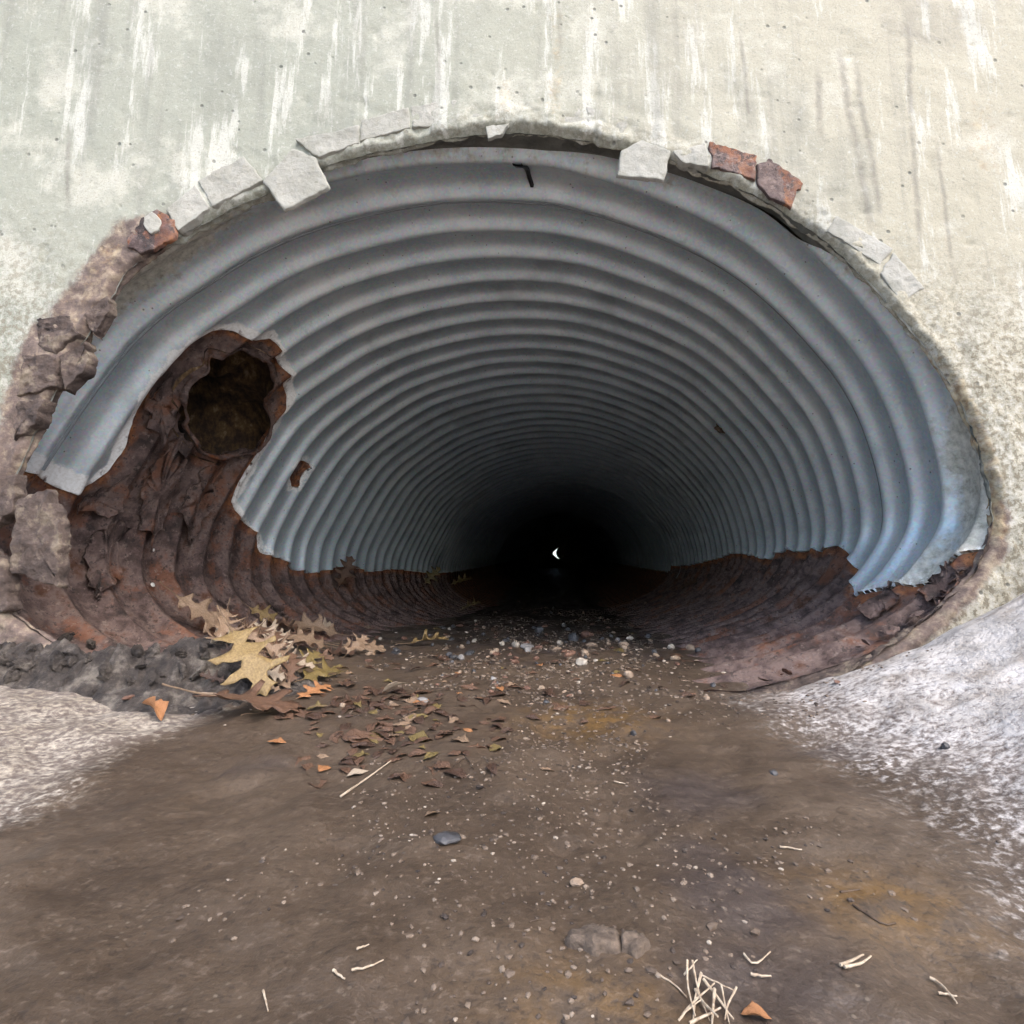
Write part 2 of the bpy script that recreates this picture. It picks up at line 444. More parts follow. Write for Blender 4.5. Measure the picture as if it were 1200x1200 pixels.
# lower half of the section as a height function (for things lying in the pipe)
_low = SEC[(SEC[:, 1] < 1.4)]
_lo = _low[np.argsort(_low[:, 0])]
def z_invert(x, y):
    X = (np.asarray(x) / P - pcx(y)) / psc(y)
    z = np.interp(X, _lo[:, 0], _lo[:, 1])
    z = (z * psc(y) + pcz(y)) * P + H
    return np.where(np.asarray(y) > 9.2 * P, z, -1.0)

# ------------------------------------------------------------------ wall plane and bed heights
def y_wall(x): return 8.45 * P + 0.07 * np.asarray(x, float)
def y_front(x): return y_wall(x) + P * (0.62 - 0.5 * sstep(0.2, 0.45, x))
def px_to_wall(px, py, off=0.0):
    d = ray(px, py)
    t = (8.45 * P + off) / (d[1] - 0.07 * d[0])
    q = d * t
    return np.array([q[0], q[2] + H])          # x, z

def z_bed(x, y):
    x = np.asarray(x, float); y = np.asarray(y, float)
    yw = 0.60
    z = np.where(y < yw, -0.045 * (yw - y), 0.0)
    out = sstep(0.75, 0.5, y)
    t = np.maximum(0, x - 0.20)
    z = z + out * np.where(t < 0.5, 0.70 * t * t / (t + 0.09), 0.70 * 0.25 / 0.59 + 0.45 * (t - 0.5))
    t = np.maximum(0, -0.30 - x)
    z = z + out * 0.12 * t * t / (t + 0.1)
    z = z + np.where(y > yw, (pcz(y)) * P, 0)
    z = z + 0.012 * fbm(x * 5, y * 5, 3, 3) + 0.006 * fbm(x * 28, y * 28, 5, 3)
    z = z + 0.008 * sstep(0.5, 0.95, y) * fbm(x * 18, y * 14, 9, 3) + 0.006 * sstep(0.55, 1.0, y)
    return z

def z_heap(x, y):
    """dark crumbled soil banked along the wall's foot at the left mouth"""
    x = np.asarray(x, float); y = np.asarray(y, float)
    yw = y_wall(x)
    a = np.exp(-((y - yw - 0.002) / 0.032) ** 2) * sstep(-0.26, -0.42, x) * 0.040
    b = 0.05 * np.exp(-(((x + 0.40) / 0.10) ** 2 + ((y - 0.60) / 0.085) ** 2))
    m = np.maximum(a, b)
    n_ = 0.016 * fbm(x * 30, y * 30, 21, 3, 0.6) + 0.011 * np.abs(fbm(x * 60, y * 60, 25, 4, 0.6))
    return z_bed(x, y) - 0.014 + (m + n_ * sstep(0.0, 0.03, m)) * 1.15

def z_ground(x, y): return np.maximum(np.maximum(z_bed(x, y), z_heap(x, y)), z_invert(x, y))

def px_to_ground(px, py, fn=z_ground):
    d = ray(px, py); d = d / math.hypot(d[0], d[1])
    t = np.concatenate([np.linspace(0.06, 1.5, 2400), np.linspace(1.5, 9.5, 2400)])
    z = H + d[2] * t
    g_ = fn(d[0] * t, d[1] * t)
    hit = np.nonzero(z <= g_)[0]
    i = hit[0] if len(hit) else len(t) - 1
    return Vector((d[0] * t[i], d[1] * t[i], float(g_[i])))

def g_normal(x, y, e=0.012):
    gx = (z_ground(x + e, y) - z_ground(x - e, y)) / (2 * e)
    gy = (z_ground(x, y + e) - z_ground(x, y - e)) / (2 * e)
    return Vector((-float(np.clip(gx, -1, 1)), -float(np.clip(gy, -1, 1)), 1)).normalized()

# ------------------------------------------------------------------ the ground, apron, silt bed, embankment
def box_mesh(name, x0, x1, y0, y1, z0, z1):
    v = [(x, y, z) for z in (z0, z1) for y in (y0, y1) for x in (x0, x1)]
    return mesh_from(name, v, [(0, 2, 3, 1), (4, 5, 7, 6), (0, 1, 5, 4), (2, 6, 7, 3), (0, 4, 6, 2), (1, 3, 7, 5)])

def build_ground():
    n = 90
    s = np.linspace(-1, 1, n); s = np.sign(s) * np.abs(s) ** 3 * 400
    X, Y = np.meshgrid(s, s)
    Z = -0.30 + 0.12 * fbm(X * 0.7, Y * 0.7, 31, 3) + 0.02 * np.minimum(40, np.hypot(X, Y))*0.2
    Z = np.where(np.hypot(X, Y - 4) < 14, -0.42, Z)
    me = mesh_from('ground', np.stack([X, Y, Z], -1).reshape(-1, 3), grid_faces(n, n))
    tag(link('ground', me, M_GRND), 'bare gravelly earth ground, paled to bounce light into the culvert', 'ground', kind='structure')
build_ground()

def bed_attrs(X, Y):
    out = sstep(0.72, 0.55, Y)
    edge_r = 0.12 + 0.05 * fbm(Y * 5, X * 5, 41, 3) + 0.03 * (0.5 - Y)
    edge_l = -0.27 + 0.07 * fbm(Y * 4, X * 4, 43, 3)
    dry_bright = np.maximum(1.25 * sstep(edge_r, edge_r + 0.26, X), 0.58 * sstep(edge_l, edge_l - 0.10, X) * sstep(0.15, 0.25, Y)) * out  # right shoulder: dry concrete, widened and whitened to paint in overexposed glare
    dry_bright = np.maximum(dry_bright, sstep(-0.05, -0.25, Y))  # unseen apron behind the camera, made pale to bounce light onto the pipe crown
    def blob(px, py, rx, ry):
        q = px_to_ground(px, py, z_bed)
        return np.exp(-(((X - q.x) / rx) ** 2 + ((Y - q.y) / ry) ** 2))
    och = np.maximum.reduce([blob(690, 842, .06, .05), 0.8 * blob(1040, 1060, .035, .025), 0.5 * blob(360, 790, .04, .05), 0.6 * blob(690, 1180, .03, .02)])
    wet = np.maximum.reduce([blob(810, 925, .05, .045), blob(850, 1040, .035, .05), 0.9 * blob(880, 1140, .05, .03), 0.7 * blob(330, 900, .06, .03),
                             0.7 * blob(1000, 880, .08, .03), 0.6 * sstep(0.6, 0.9, Y)])
    return dict(dry_bright=dry_bright, ochre=och, wet=wet)

def build_bed():
    # apron: concrete channel outside
    xs = np.concatenate([np.linspace(-2.6, -0.75, 20), np.linspace(-0.74, 0.78, 420), np.linspace(0.80, 2.6, 20)])
    ys = np.concatenate([np.linspace(-1.8, -0.1, 18), np.linspace(-0.08, 0.70, 260)])
    X, Y = np.meshgrid(xs, ys)
    Z = z_bed(X, Y)
    Z = np.where(Y > y_wall(X) + 0.035, Z - 0.05, Z)          # tucked under the wall and the pipe
    me = mesh_from('apron', np.stack([X, Y, Z], -1).reshape(-1, 3), grid_faces(len(xs), len(ys)), {k: v.reshape(-1) for k, v in bed_attrs(X, Y).items()})
    tag(link('apron', me, M_BED), 'silt covered concrete apron in front of the culvert', 'apron', kind='structure')
    # silt bed in the pipe
    ys = np.concatenate([np.linspace(0.56, 2.0, 260), np.linspace(2.03, 10.0, 120)])
    nx = 150
    rows, at = [], {k: [] for k in ('dry_bright', 'ochre', 'wet')}
    for y in ys:
        c, hw = float(pcx(y)) * P, 7.0 * P
        x = np.linspace(c - hw, c + hw, nx)
        yy = np.full(nx, y)
        z = z_bed(x, yy)
        if y < 0.62: z = z - 0.006 * (0.62 - y) / 0.06
        rows.append(np.stack([x, yy, z], -1))
        for k, v in bed_attrs(x, yy).items() if y < 1.2 else (('dry_bright', 0 * x), ('ochre', 0 * x), ('wet', 0 * x + 0.6)): at[k].append(v)
    me = mesh_from('silt_bed', np.concatenate(rows), grid_faces(nx, len(ys)), {k: np.concatenate(v) for k, v in at.items()})
    tag(link('silt_bed', me, M_BED), 'brown silt bed lying along the floor of the pipe', 'silt', kind='structure')
build_bed()

def build_embankment():
    xs = np.linspace(-14, 14, 60)
    prof = [(0.86, -0.4), (0.86, 1.42), (1.6, 1.62), (3.2, 2.0), (9.2, 2.0), (10.3, 1.6), (11.5, -0.5)]
    v = []
    for y, z in prof:
        for x in xs:
            v.append((x, y + (0.1 * math.sin(x * 2) if y > 1 else 0), z + 0.08 * math.sin(x * 1.7 + y)))
    me = mesh_from('embankment', v, grid_faces(len(xs), len(prof), flip=True))
    # an opening for the pipe: drop the faces that the barrel passes through
    bm = bmesh.new(); bm.from_mesh(me)
    kill = [f for f in bm.faces if abs(f.calc_center_median().x) < 1.0 and (f.calc_center_median().y < 0.9 or f.calc_center_median().y > 10.4)]
    bmesh.ops.delete(bm, geom=kill, context='FACES')
    bm.to_mesh(me); bm.free()
    tag(link('embankment', me, M_EARTH), 'earth embankment over the culvert behind the headwall', 'embankment', kind='structure')
build_embankment()

# ------------------------------------------------------------------ headwall
CONTOUR_PX = [(-25, 640), (-5, 585), (18, 545), (40, 497), (62, 452), (96, 392), (126, 345), (152, 310), (205, 276), (262, 243), (330, 216), (376, 192),
              (430, 176), (482, 165), (540, 156), (600, 151), (660, 156), (722, 168), (780, 181), (835, 202), (885, 224), (928, 250), (965, 277),
              (1005, 312), (1048, 358), (1085, 402), (1118, 452), (1145, 505), (1160, 550), (1168, 592), (1165, 630), (1147, 668), (1110, 708),
              (1066, 744), (1008, 785), (928, 830), (820, 860), (700, 870), (560, 880), (420, 870), (300, 840), (180, 800), (80, 765), (10, 720), (-20, 680)]
CONT, _cl = spline([px_to_wall(*q) for q in CONTOUR_PX], 900)
CONT_C = CONT.mean(0)
headwall = empty('headwall', (0, 0, 0))
tag(headwall, 'pale weathered concrete headwall framing the mouth of the pipe', 'wall')

def seg_dist(X, Z, poly):
    """distance to polyline in wall coords"""
    d = np.full(np.shape(X), 9.0)
    for (x0, z0), (x1, z1) in zip(poly[:-1], poly[1:]):
        vx, vz = x1 - x0, z1 - z0
        t = np.clip(((X - x0) * vx + (Z - z0) * vz) / (vx * vx + vz * vz + 1e-12), 0, 1)
        d = np.minimum(d, np.hypot(X - x0 - t * vx, Z - z0 - t * vz))
    return d

def build_wall():
    n = len(CONT)
    c = CONT.copy()
    dirv = c - CONT_C
    k = np.arange(n)
    rag = 0.0045 * fbm(k * 0.22, k * 0 + 2.2, 51, 4)
    c = c + dirv / np.linalg.norm(dirv, axis=1, keepdims=True) * rag[:, None]
    u = dirv / np.linalg.norm(dirv, axis=1, keepdims=True)
    bx, zl, zh = 2.6, -0.55, 1.4
    tx = np.where(u[:, 0] > 0, (bx - c[:, 0]) / np.maximum(u[:, 0], 1e-6), (-bx - c[:, 0]) / np.minimum(u[:, 0], -1e-6))
    tz = np.where(u[:, 1] > 0, (zh - c[:, 1]) / np.maximum(u[:, 1], 1e-6), (zl - c[:, 1]) / np.minimum(u[:, 1], -1e-6))
    T = np.minimum(tx, tz)
    offs = np.concatenate([[-0.0], np.linspace(0.0015, 0.03, 14), np.linspace(0.034, 0.5, 96), np.linspace(0.53, 1.0, 10)])
    V, N = [], len(offs) + 1
    E_ = []
    for j in range(N):
        o = offs[j] * np.ones(n) if j < len(offs) else T
        o = np.minimum(o, T)
        q = c + u * o[:, None]
        V.append(q); E_.append(o)
    Q = np.stack(V); O = np.stack(E_)
    X, Z = Q[..., 0], Q[..., 1]
    Y = y_wall(X)
    rel = 0.005 * fbm(X * 3, Z * 3, 61, 2) + 0.0016 * fbm(X * 26, Z * 26, 63, 4, 0.6)
    # form-board lines: faint vertical ridges
    rel += 0.0018 * np.abs(vn(X * 9, Z * 0.6, 66))
    pits = vn(X * 70, Z * 70, 67)
    rel += np.where(pits > 0.40, (pits - 0.40) * 0.03, 0)
    rough_edge = sstep(0.10, 0.0, O)
    rel += rough_edge * 0.005 * fbm(X * 45, Z * 45, 68, 4, 0.6)
    Y = Y + rel + 0.012 * sstep(0.010, 0.0, O) ** 2
    pw = lambda *pp: [tuple(px_to_wall(*q)) for q in pp]
    dirt = np.maximum.reduce([
        1.05 * sstep(0.055, 0.012, seg_dist(X, Z, pw((160, 282), (120, 335), (70, 400), (45, 470), (15, 540), (-20, 620)))),
        1.0 * sstep(0.05, 0.015, seg_dist(X, Z, pw((60, 400), (35, 470), (20, 560), (10, 660), (-15, 740), (40, 780)))),
        0.9 * sstep(0.03, 0.006, seg_dist(X, Z, pw((1168, 600), (1162, 640), (1115, 705), (1060, 750), (990, 800), (900, 840)))),
        0.6 * sstep(0.02, 0.004, seg_dist(X, Z, pw((150, 285), (200, 252)))),
    ])
    ochre = np.maximum.reduce([
        0.8 * sstep(0.022, 0.002, seg_dist(X, Z, pw((1085, 410), (1120, 455), (1148, 510), (1165, 560), (1172, 620)))),
        0.55 * sstep(0.03, 0.0, seg_dist(X, Z, pw((590, 100), (592, 130)))),
        0.5 * sstep(0.035, 0.005, seg_dist(X, Z, pw((130, 290), (95, 350), (50, 430)))),
        0.5 * sstep(0.06, 0.0, seg_dist(X, Z, pw((1150, 130), (1155, 190)))),
        0.5 * sstep(0.03, 0.0, seg_dist(X, Z, pw((650, 20), (652, 130)))),
        0.8 * sstep(0.02, 0.004, seg_dist(X, Z, pw((0, 570), (5, 610)))),
    ])
    drip = np.maximum.reduce([
        0.55 * sstep(0.07, 0.02, seg_dist(X, Z, pw((1060, 20), (1120, 30)))),
        0.45 * sstep(0.05, 0.02, seg_dist(X, Z, pw((790, 0), (800, 90)))),
        0.7 * sstep(0.03, 0.0, seg_dist(X, Z, pw((1050, 30), (1085, 45)))),
        0.45 * sstep(0.03, 0.0, seg_dist(X, Z, pw((1130, 380), (1135, 420)))),
        0.35 * sstep(0.045, 0.02, seg_dist(X, Z, pw((700, 0), (715, 120)))),
    ])
    lo = px_to_wall(950, 240)
    grain = np.maximum(sstep(0.18, 0.42, X) * sstep(0.55, 0.35, Z), 0.8 * sstep(-0.50, -0.62, X) * sstep(0.62, 0.40, Z))
    grain = np.maximum(grain, 0.55 * sstep(0.05, 0.0, O))
    verts = np.stack([X, Y, Z], -1).reshape(-1, 3)
    faces = grid_faces(n, N, wrap=True)
    # return edge: the opening's thickness, and the outer sides
    b0 = len(verts)
    back_in = np.stack([c[:, 0], np.full(n, 0.0) + y_wall(c[:, 0]) + 0.035, c[:, 1]], -1)
    back_in[:, [0, 2]] += u * 0.03
    outer = Q[-1]
    back_out = np.stack([outer[:, 0], y_wall(outer[:, 0]) + 0.22, outer[:, 1]], -1)
    verts = np.concatenate([verts, back_in, back_out])
    for i in range(n):
        j = (i + 1) % n
        faces.append((j, i, b0 + i, b0 + j))
        a0 = (N - 1) * n
        faces.append((a0 + i, a0 + j, b0 + n + j, b0 + n + i))
    z2 = np.zeros(2 * n)
    me = mesh_from('wall_face', verts, faces, {k: np.concatenate([v.reshape(-1), z2]) for k, v in dict(dirt=dirt, ochre=ochre, drip=drip, grain=grain).items()})
    link('wall_face', me, M_CONC, headwall)
build_wall()

def build_collar():
    """mortar packed between the concrete opening and the end of the pipe"""
    n = len(CONT); rows = 9
    rx, rz = CONT[:, 0], CONT[:, 1]
    u = np.zeros(n)
    for i in range(n):
        yf = float(y_front(rx[i]))
        a = math.atan2((rx[i] / P - float(pcx(yf))) - SEC_C[0], ((rz[i] - H) / P) - SEC_C[1])
        u[i] = U_S[np.argmin(np.abs(A_S - a))]
    xp = tube(u, y_front(rx), 0, 0)[0][:, 0]
    end, _ = tube(u, y_front(xp) + 0.004, 0.003, 1.0)
    V = []
    for r in range(rows):
        t = r / (rows - 1)
        s = np.stack([rx, y_wall(rx) + 0.006, rz], -1)
        q = s * (1 - t) + end * t
        k = np.arange(n)
        amp = 0.008 * math.sin(PI * min(1, t * 1.0 + 0.12))
        q[:, 2] += amp * fbm(k * 0.22, k * 0 + t * 3, 71, 4, 0.6)
        q[:, 0] += amp * fbm(k * 0.22, k * 0 + t * 3, 77, 4, 0.6)
        V.append(q)
    V = np.concatenate(V)
    fs = grid_faces(n, rows, wrap=True, flip=True)
    low = [f for f in fs if max(rz[i % n] for i in f) < 0.19]
    high = [f for f in fs if max(rz[i % n] for i in f) >= 0.19]
    for nm, ff, m in (('mortar_collar', high, M_MORT_G), ('rust_stained_collar', low, M_CHUNK)):
        us = sorted({i for f in ff for i in f}); mp = {o: q for q, o in enumerate(us)}
        link(nm, mesh_from(nm, V[us], [tuple(mp[i] for i in f) for f in ff]), m, headwall)
build_collar()

def slab(name, px_poly, thick, mat, parent, sink=0.012, tilt=0.0, jag=0.0012, seed=0, back=0.0, on=y_wall, rough=0.0025):
    """irregular plate standing proud of the wall face; outline given on the wall plane"""
    pts = [px_to_wall(*q) for q in px_poly]
    out = []
    m = len(pts)
    for i in range(m):
        a, b = pts[i], pts[(i + 1) % m]
        L = np.linalg.norm(b - a); kk = max(2, int(L / 0.004))
        for t in range(kk):
            q = a + (b - a) * t / kk
            s = seed * 9.1 + i * 3.3 + t * 0.7
            out.append(q + jag * 1.6 * np.array([float(fbm(q[0] * 160, q[1] * 160 + s * 0, seed, 3)), float(fbm(q[0] * 160 + 40, q[1] * 160, seed + 5, 3))]))
    out = np.array(out); c = out.mean(0)
    n = len(out)
    V = []
    rings = [(1.02, sink), (1.0, -thick * 0.55), (0.985, -thick * 0.85), (0.96, -thick)] + [(q_, -thick) for q_ in (0.88, 0.78, 0.67, 0.56, 0.45, 0.34, 0.23, 0.12)]
    for s, yo in rings:
        q = c + (out - c) * s
        zz = (q[:, 1] - c[1])
        bump = rough * fbm(q[:, 0] * 55, q[:, 1] * 55, 80 + seed, 4, 0.6) if yo < 0 else 0
        V.append(np.stack([q[:, 0], on(q[:, 0]) + yo + back + tilt * zz + bump, q[:, 1]], -1))
    V = np.concatenate(V + [np.array([[c[0], float(on(c[0])) - thick + back + rough * float(fbm(c[0] * 55, c[1] * 55, 80 + seed, 4, 0.6)), c[1]]])])
    F_ = grid_faces(n, len(rings), wrap=True)
    top = (len(rings) - 1) * n
    for i in range(n): F_.append((top + i, top + (i + 1) % n, len(V) - 1))
    # make sure faces look to the camera
    me = mesh_from(name, V, F_)
    bm = bmesh.new(); bm.from_mesh(me); bmesh.ops.recalc_face_normals(bm, faces=bm.faces)
    bm.to_mesh(me); bm.free()
    zero = me.attributes.new('near_edge', 'FLOAT', 'POINT')
    if mat is M_PLATE:
        zero.data.foreach_set('value', (0.75 * (V[:, 0] > c[0] + 0.004)).astype(np.float32))
    o = link(name, me, mat, parent, smooth=True)
    return o

TABS = [
    ('mortar_tab', [(309, 214), (334, 249), (387, 221), (370, 186), (345, 176)], 0.010, M_MORT),
    ('mortar_block', [(233, 213), (286, 184), (309, 213), (249, 243)], 0.0045, M_MORT),
    ('mortar_block', [(195, 247), (229, 217), (247, 244), (209, 270)], 0.0045, M_MORT),
    ('mortar_tab', [(728, 178), (723, 207), (778, 214), (785, 180), (752, 166)], 0.010, M_MORT),
    ('mortar_block', [(346, 164), (421, 148), (420, 168), (374, 186)], 0.004, M_MORT),
    ('mortar_block', [(423, 142), (479, 127), (481, 151), (422, 166)], 0.0035, M_MORT),
    ('mortar_block', [(482, 126), (525, 119), (529, 146), (484, 150)], 0.004, M_MORT),
    ('mortar_block', [(529, 119), (571, 121), (574, 147), (532, 146)], 0.003, M_MORT),
    ('mortar_chip', [(570, 151), (586, 149), (597, 147), (588, 160), (572, 165)], 0.009, M_MORT),
    ('mortar_block', [(622, 121), (682, 124), (688, 150), (650, 146)], 0.003, M_MORT),
    ('mortar_block', [(686, 125), (738, 138), (727, 166), (691, 152)], 0.004, M_MORT),
    ('mortar_block', [(788, 178), (826, 168), (830, 196), (800, 190)], 0.003, M_MORT),
    ('mortar_block', [(979, 254), (1026, 279), (1045, 292), (1031, 312), (968, 271)], 0.004, M_MORT),
    ('mortar_block', [(1046, 297), (1082, 338), (1054, 356), (1031, 320)], 0.005, M_MORT),
    ('rusted_plate', [(831, 168), (858, 174), (886, 184), (884, 211), (834, 197)], 0.004, M_PLATE),
    ('rusted_plate', [(887, 196), (900, 186), (941, 216), (925, 245), (903, 234), (885, 212)], 0.006, M_PLATE),
    ('rusted_plate', [(153, 276), (169, 258), (187, 247), (209, 266), (207, 281), (168, 299), (151, 291)], 0.007, M_PLATE),
    ('mortar_dab', [(172, 258), (183, 252), (192, 260), (190, 272), (180, 277), (173, 270)], 0.013, M_MORT),
    ('spalled_chunk', [(45, 374), (84, 370), (94, 391), (67, 417), (46, 404)], 0.012, M_CHUNK),
    ('spalled_chunk', [(30, 415), (68, 419), (67, 453), (24, 466)], 0.010, M_CHUNK),
    ('spalled_chunk', [(22, 471), (55, 466), (49, 490), (20, 517)], 0.013, M_CHUNK),
    ('spalled_chunk', [(71, 418), (100, 402), (104, 430), (76, 457)], 0.006, M_CHUNK),
    ('spalled_chunk', [(100, 372), (124, 346), (128, 362), (108, 395)], 0.006, M_CHUNK),
    ('spalled_chunk', [(-8, 560), (20, 556), (18, 600), (-14, 620)], 0.010, M_CHUNK),
    ('spalled_chunk', [(22, 584), (54, 574), (70, 610), (68, 688), (40, 680), (10, 668)], 0.006, M_CHUNK),
    ('spalled_chunk', [(-20, 640), (8, 660), (12, 715), (-30, 730)], 0.012, M_CHUNK),
]
for i, (nm, poly, th, m) in enumerate(TABS):
    slab(nm, poly, th * (0.22 if 'chunk' in nm else 0.38), m, headwall, seed=i, jag=0.0032 if 'chunk' in nm else 0.003 if 'plate' in nm else 0.0014,
         sink=0.012 if 'chunk' in nm or 'block' in nm else 0.001, rough=0.0045 if 'chunk' in nm else 0.002)

# ------------------------------------------------------------------ culvert pipe
pipe = empty('culvert_pipe', (0, 0.6, 0))
tag(pipe, 'corrugated galvanised steel arch pipe with rusted out invert', 'pipe')
pipe_inv = Matrix.Translation((0, -0.6, 0))
def ppart(name, me, mat, parent=None, smooth=True):
    o = link(name, me, mat, parent or pipe, smooth)
    if parent is None: o.matrix_parent_inverse = pipe_inv
    return o

LEFT_PX = [(35, 553), (58, 567), (84, 577), (112, 566), (133, 550), (150, 520), (158, 492), (166, 470), (185, 440), (205, 415), (225, 398), (250, 390),
           (275, 389), (290, 394), (301, 400), (318, 398), (328, 408), (322, 420), (330, 431), (340, 437), (334, 452), (338, 465), (332, 482),
           (322, 502), (312, 522), (298, 545), (284, 566), (274, 590), (281, 607), (296, 620), (304, 626), (308, 648), (330, 655), (346, 668), (366, 672),
           (386, 667), (410, 662), (432, 670), (462, 667)]
RIGHT_PX = [(1168, 636), (1150, 642), (1120, 660), (1082, 680), (1055, 690), (1045, 684), (1030, 690), (1012, 701), (1000, 694), (1001, 680), (1003, 665),
            (994, 650), (985, 638), (975, 640), (965, 648), (950, 642), (936, 648), (920, 644), (911, 649), (900, 656), (880, 651), (860, 648), (840, 655)]
SPOT_PX = [(340, 560), (345, 548), (352, 540), (360, 541), (363, 547), (355, 558), (350, 570), (343, 572)]
HOLE_PX = [(244, 424), (249, 417), (268, 416), (284, 410), (296, 416), (312, 421), (320, 431), (321, 454), (313, 472), (318, 490), (315, 510),
           (300, 526), (272, 534), (248, 535), (229, 528), (220, 514), (212, 500), (216, 490), (208, 470), (212, 459), (226, 444), (240, 432)]
YMAX = 40 * P
def su(px, py):
    u, y = px_to_tube(px, py)
    return u, y
def poly_sy(pxs): return [(u * SEC_L, y) for u, y in (su(*q) for q in pxs)]
Lp = poly_sy(LEFT_PX); Rp = poly_sy(RIGHT_PX)
Lp = sorted_keep = Lp
POLY_L = [(-0.5, 0.3), (Lp[0][0], 0.3)] + Lp + [(Lp[-1][0] - 0.005, YMAX + 0.3), (-0.5, YMAX + 0.3)]
POLY_R = [(SEC_L + 0.5, 0.3), (Rp[0][0], 0.3)] + Rp + [(Rp[-1][0] + 0.005, YMAX + 0.3), (SEC_L + 0.5, YMAX + 0.3)]
POLY_S = poly_sy(SPOT_PX)
POLY_H = poly_sy(HOLE_PX)

def sdf(S, Y, poly):
    """signed distance, negative inside"""
    d = np.full(S.shape, 1e9); ins = np.zeros(S.shape, bool)
    m = len(poly)
    for i in range(m):
        x0, y0 = poly[i]; x1, y1 = poly[(i + 1) % m]
        vx, vy = x1 - x0, y1 - y0
        t = np.clip(((S - x0) * vx + (Y - y0) * vy) / (vx * vx + vy * vy + 1e-12), 0, 1)
        d = np.minimum(d, np.hypot(S - x0 - t * vx, Y - y0 - t * vy))
        if abs(vy) > 1e-9:
            c = ((y0 > Y) != (y1 > Y)) & (S < vx * (Y - y0) / vy + x0)
            ins ^= c
    return np.where(ins, -d, d)

NU = 560
UU = np.linspace(0, 1, NU)
YV = np.concatenate([np.arange(8.0, 20.0, 1 / 20), np.arange(20.0, 40.01, 1 / 13)]) * P
xs_u = tube(UU, np.full(NU, 9 * P), 0, 0)[0][:, 0]
YF = y_front(xs_u)
GU, GYV = np.meshgrid(UU, YV)
GY = YF[None, :] + (GYV - 8 * P) * (YMAX - YF[None, :]) / (YV[-1] - 8 * P)
GS = GU * SEC_L
rag = 0.006 * fbm(GS * 60, GY * 60, 91, 3)
rust_sd = np.minimum(np.minimum(sdf(GS, GY, POLY_L), sdf(GS, GY, POLY_R)), sdf(GS, GY, POLY_S)) + rag * 0.7
hole_sd = sdf(GS, GY, POLY_H) + 0.012 * fbm(GS * 42, GY * 42, 95, 4, 0.6)

def clip_grid(Pn, Nn, field, attrs, skirt=0.0):
    """keep the part of a grid where field > 0; boundary cells are cut along the iso line"""
    nv, nu = field.shape
    V = [tuple(q) for q in Pn.reshape(-1, 3)]
    A = {k: list(v.reshape(-1)) for k, v in attrs.items()}
    Fl = field.reshape(-1); Nf = Nn.reshape(-1, 3)
    NL = [tuple(q) for q in Nf]
    faces, cut, segs = [], {}, []
    pos = field > 0
    full = pos[:-1, :-1] & pos[1:, :-1] & pos[:-1, 1:] & pos[1:, 1:]
    anyp = pos[:-1, :-1] | pos[1:, :-1] | pos[:-1, 1:] | pos[1:, 1:]
    r_, c_ = np.nonzero(full)
    a = r_ * nu + c_
    faces = list(map(tuple, np.stack([a, a + nu, a + nu + 1, a + 1], 1).tolist()))
    def ev(i, j):
        k = (i, j) if i < j else (j, i)
        if k not in cut:
            t = Fl[i] / (Fl[i] - Fl[j])
            V.append(tuple(np.array(V[i]) * (1 - t) + np.array(V[j]) * t))
            NL.append(tuple(np.array(NL[i]) * (1 - t) + np.array(NL[j]) * t))
            for q in A: A[q].append(A[q][i] * (1 - t) + A[q][j] * t)
            cut[k] = len(V) - 1
        return cut[k]
    for r, c in zip(*np.nonzero(anyp & ~full)):
        q = [r * nu + c, (r + 1) * nu + c, (r + 1) * nu + c + 1, r * nu + c + 1]
        out = []; cp = []
        for k in range(4):
            i, j = q[k], q[(k + 1) % 4]
            if Fl[i] > 0: out.append(i)
            if (Fl[i] > 0) != (Fl[j] > 0):
                e = ev(i, j); out.append(e); cp.append(e)
        if len(out) >= 3: faces.append(tuple(out))
        if len(cp) == 2: segs.append(tuple(cp))
    if skirt:
        sk = {}
        def lo(i):
            if i not in sk:
                V.append(tuple(np.array(V[i]) + np.array(NL[i]) * skirt)); NL.append(NL[i])
                for q in A: A[q].append(A[q][i])
                sk[i] = len(V) - 1
            return sk[i]
        for i, j in segs: faces.append((i, j, lo(j), lo(i)))
    par = list(range(len(V)))
    def find(i):
        while par[i] != i: par[i] = par[par[i]]; i = par[i]
        return i
    for f in faces:
        r0 = find(f[0])
        for i in f[1:]:
            r1 = find(i)
            if r1 != r0: par[r1] = r0
    cnt_ = {}
    for f in faces: k = find(f[0]); cnt_[k] = cnt_.get(k, 0) + 1
    big = max(cnt_, key=cnt_.get)
    faces = [f for f in faces if find(f[0]) == big]
    used = sorted({i for f in faces for i in f}); mp = {o: n for n, o in enumerate(used)}
    V = [V[i] for i in used]; A = {k: [v[i] for i in used] for k, v in A.items()}
    return V, [tuple(mp[i] for i in f) for f in faces], A

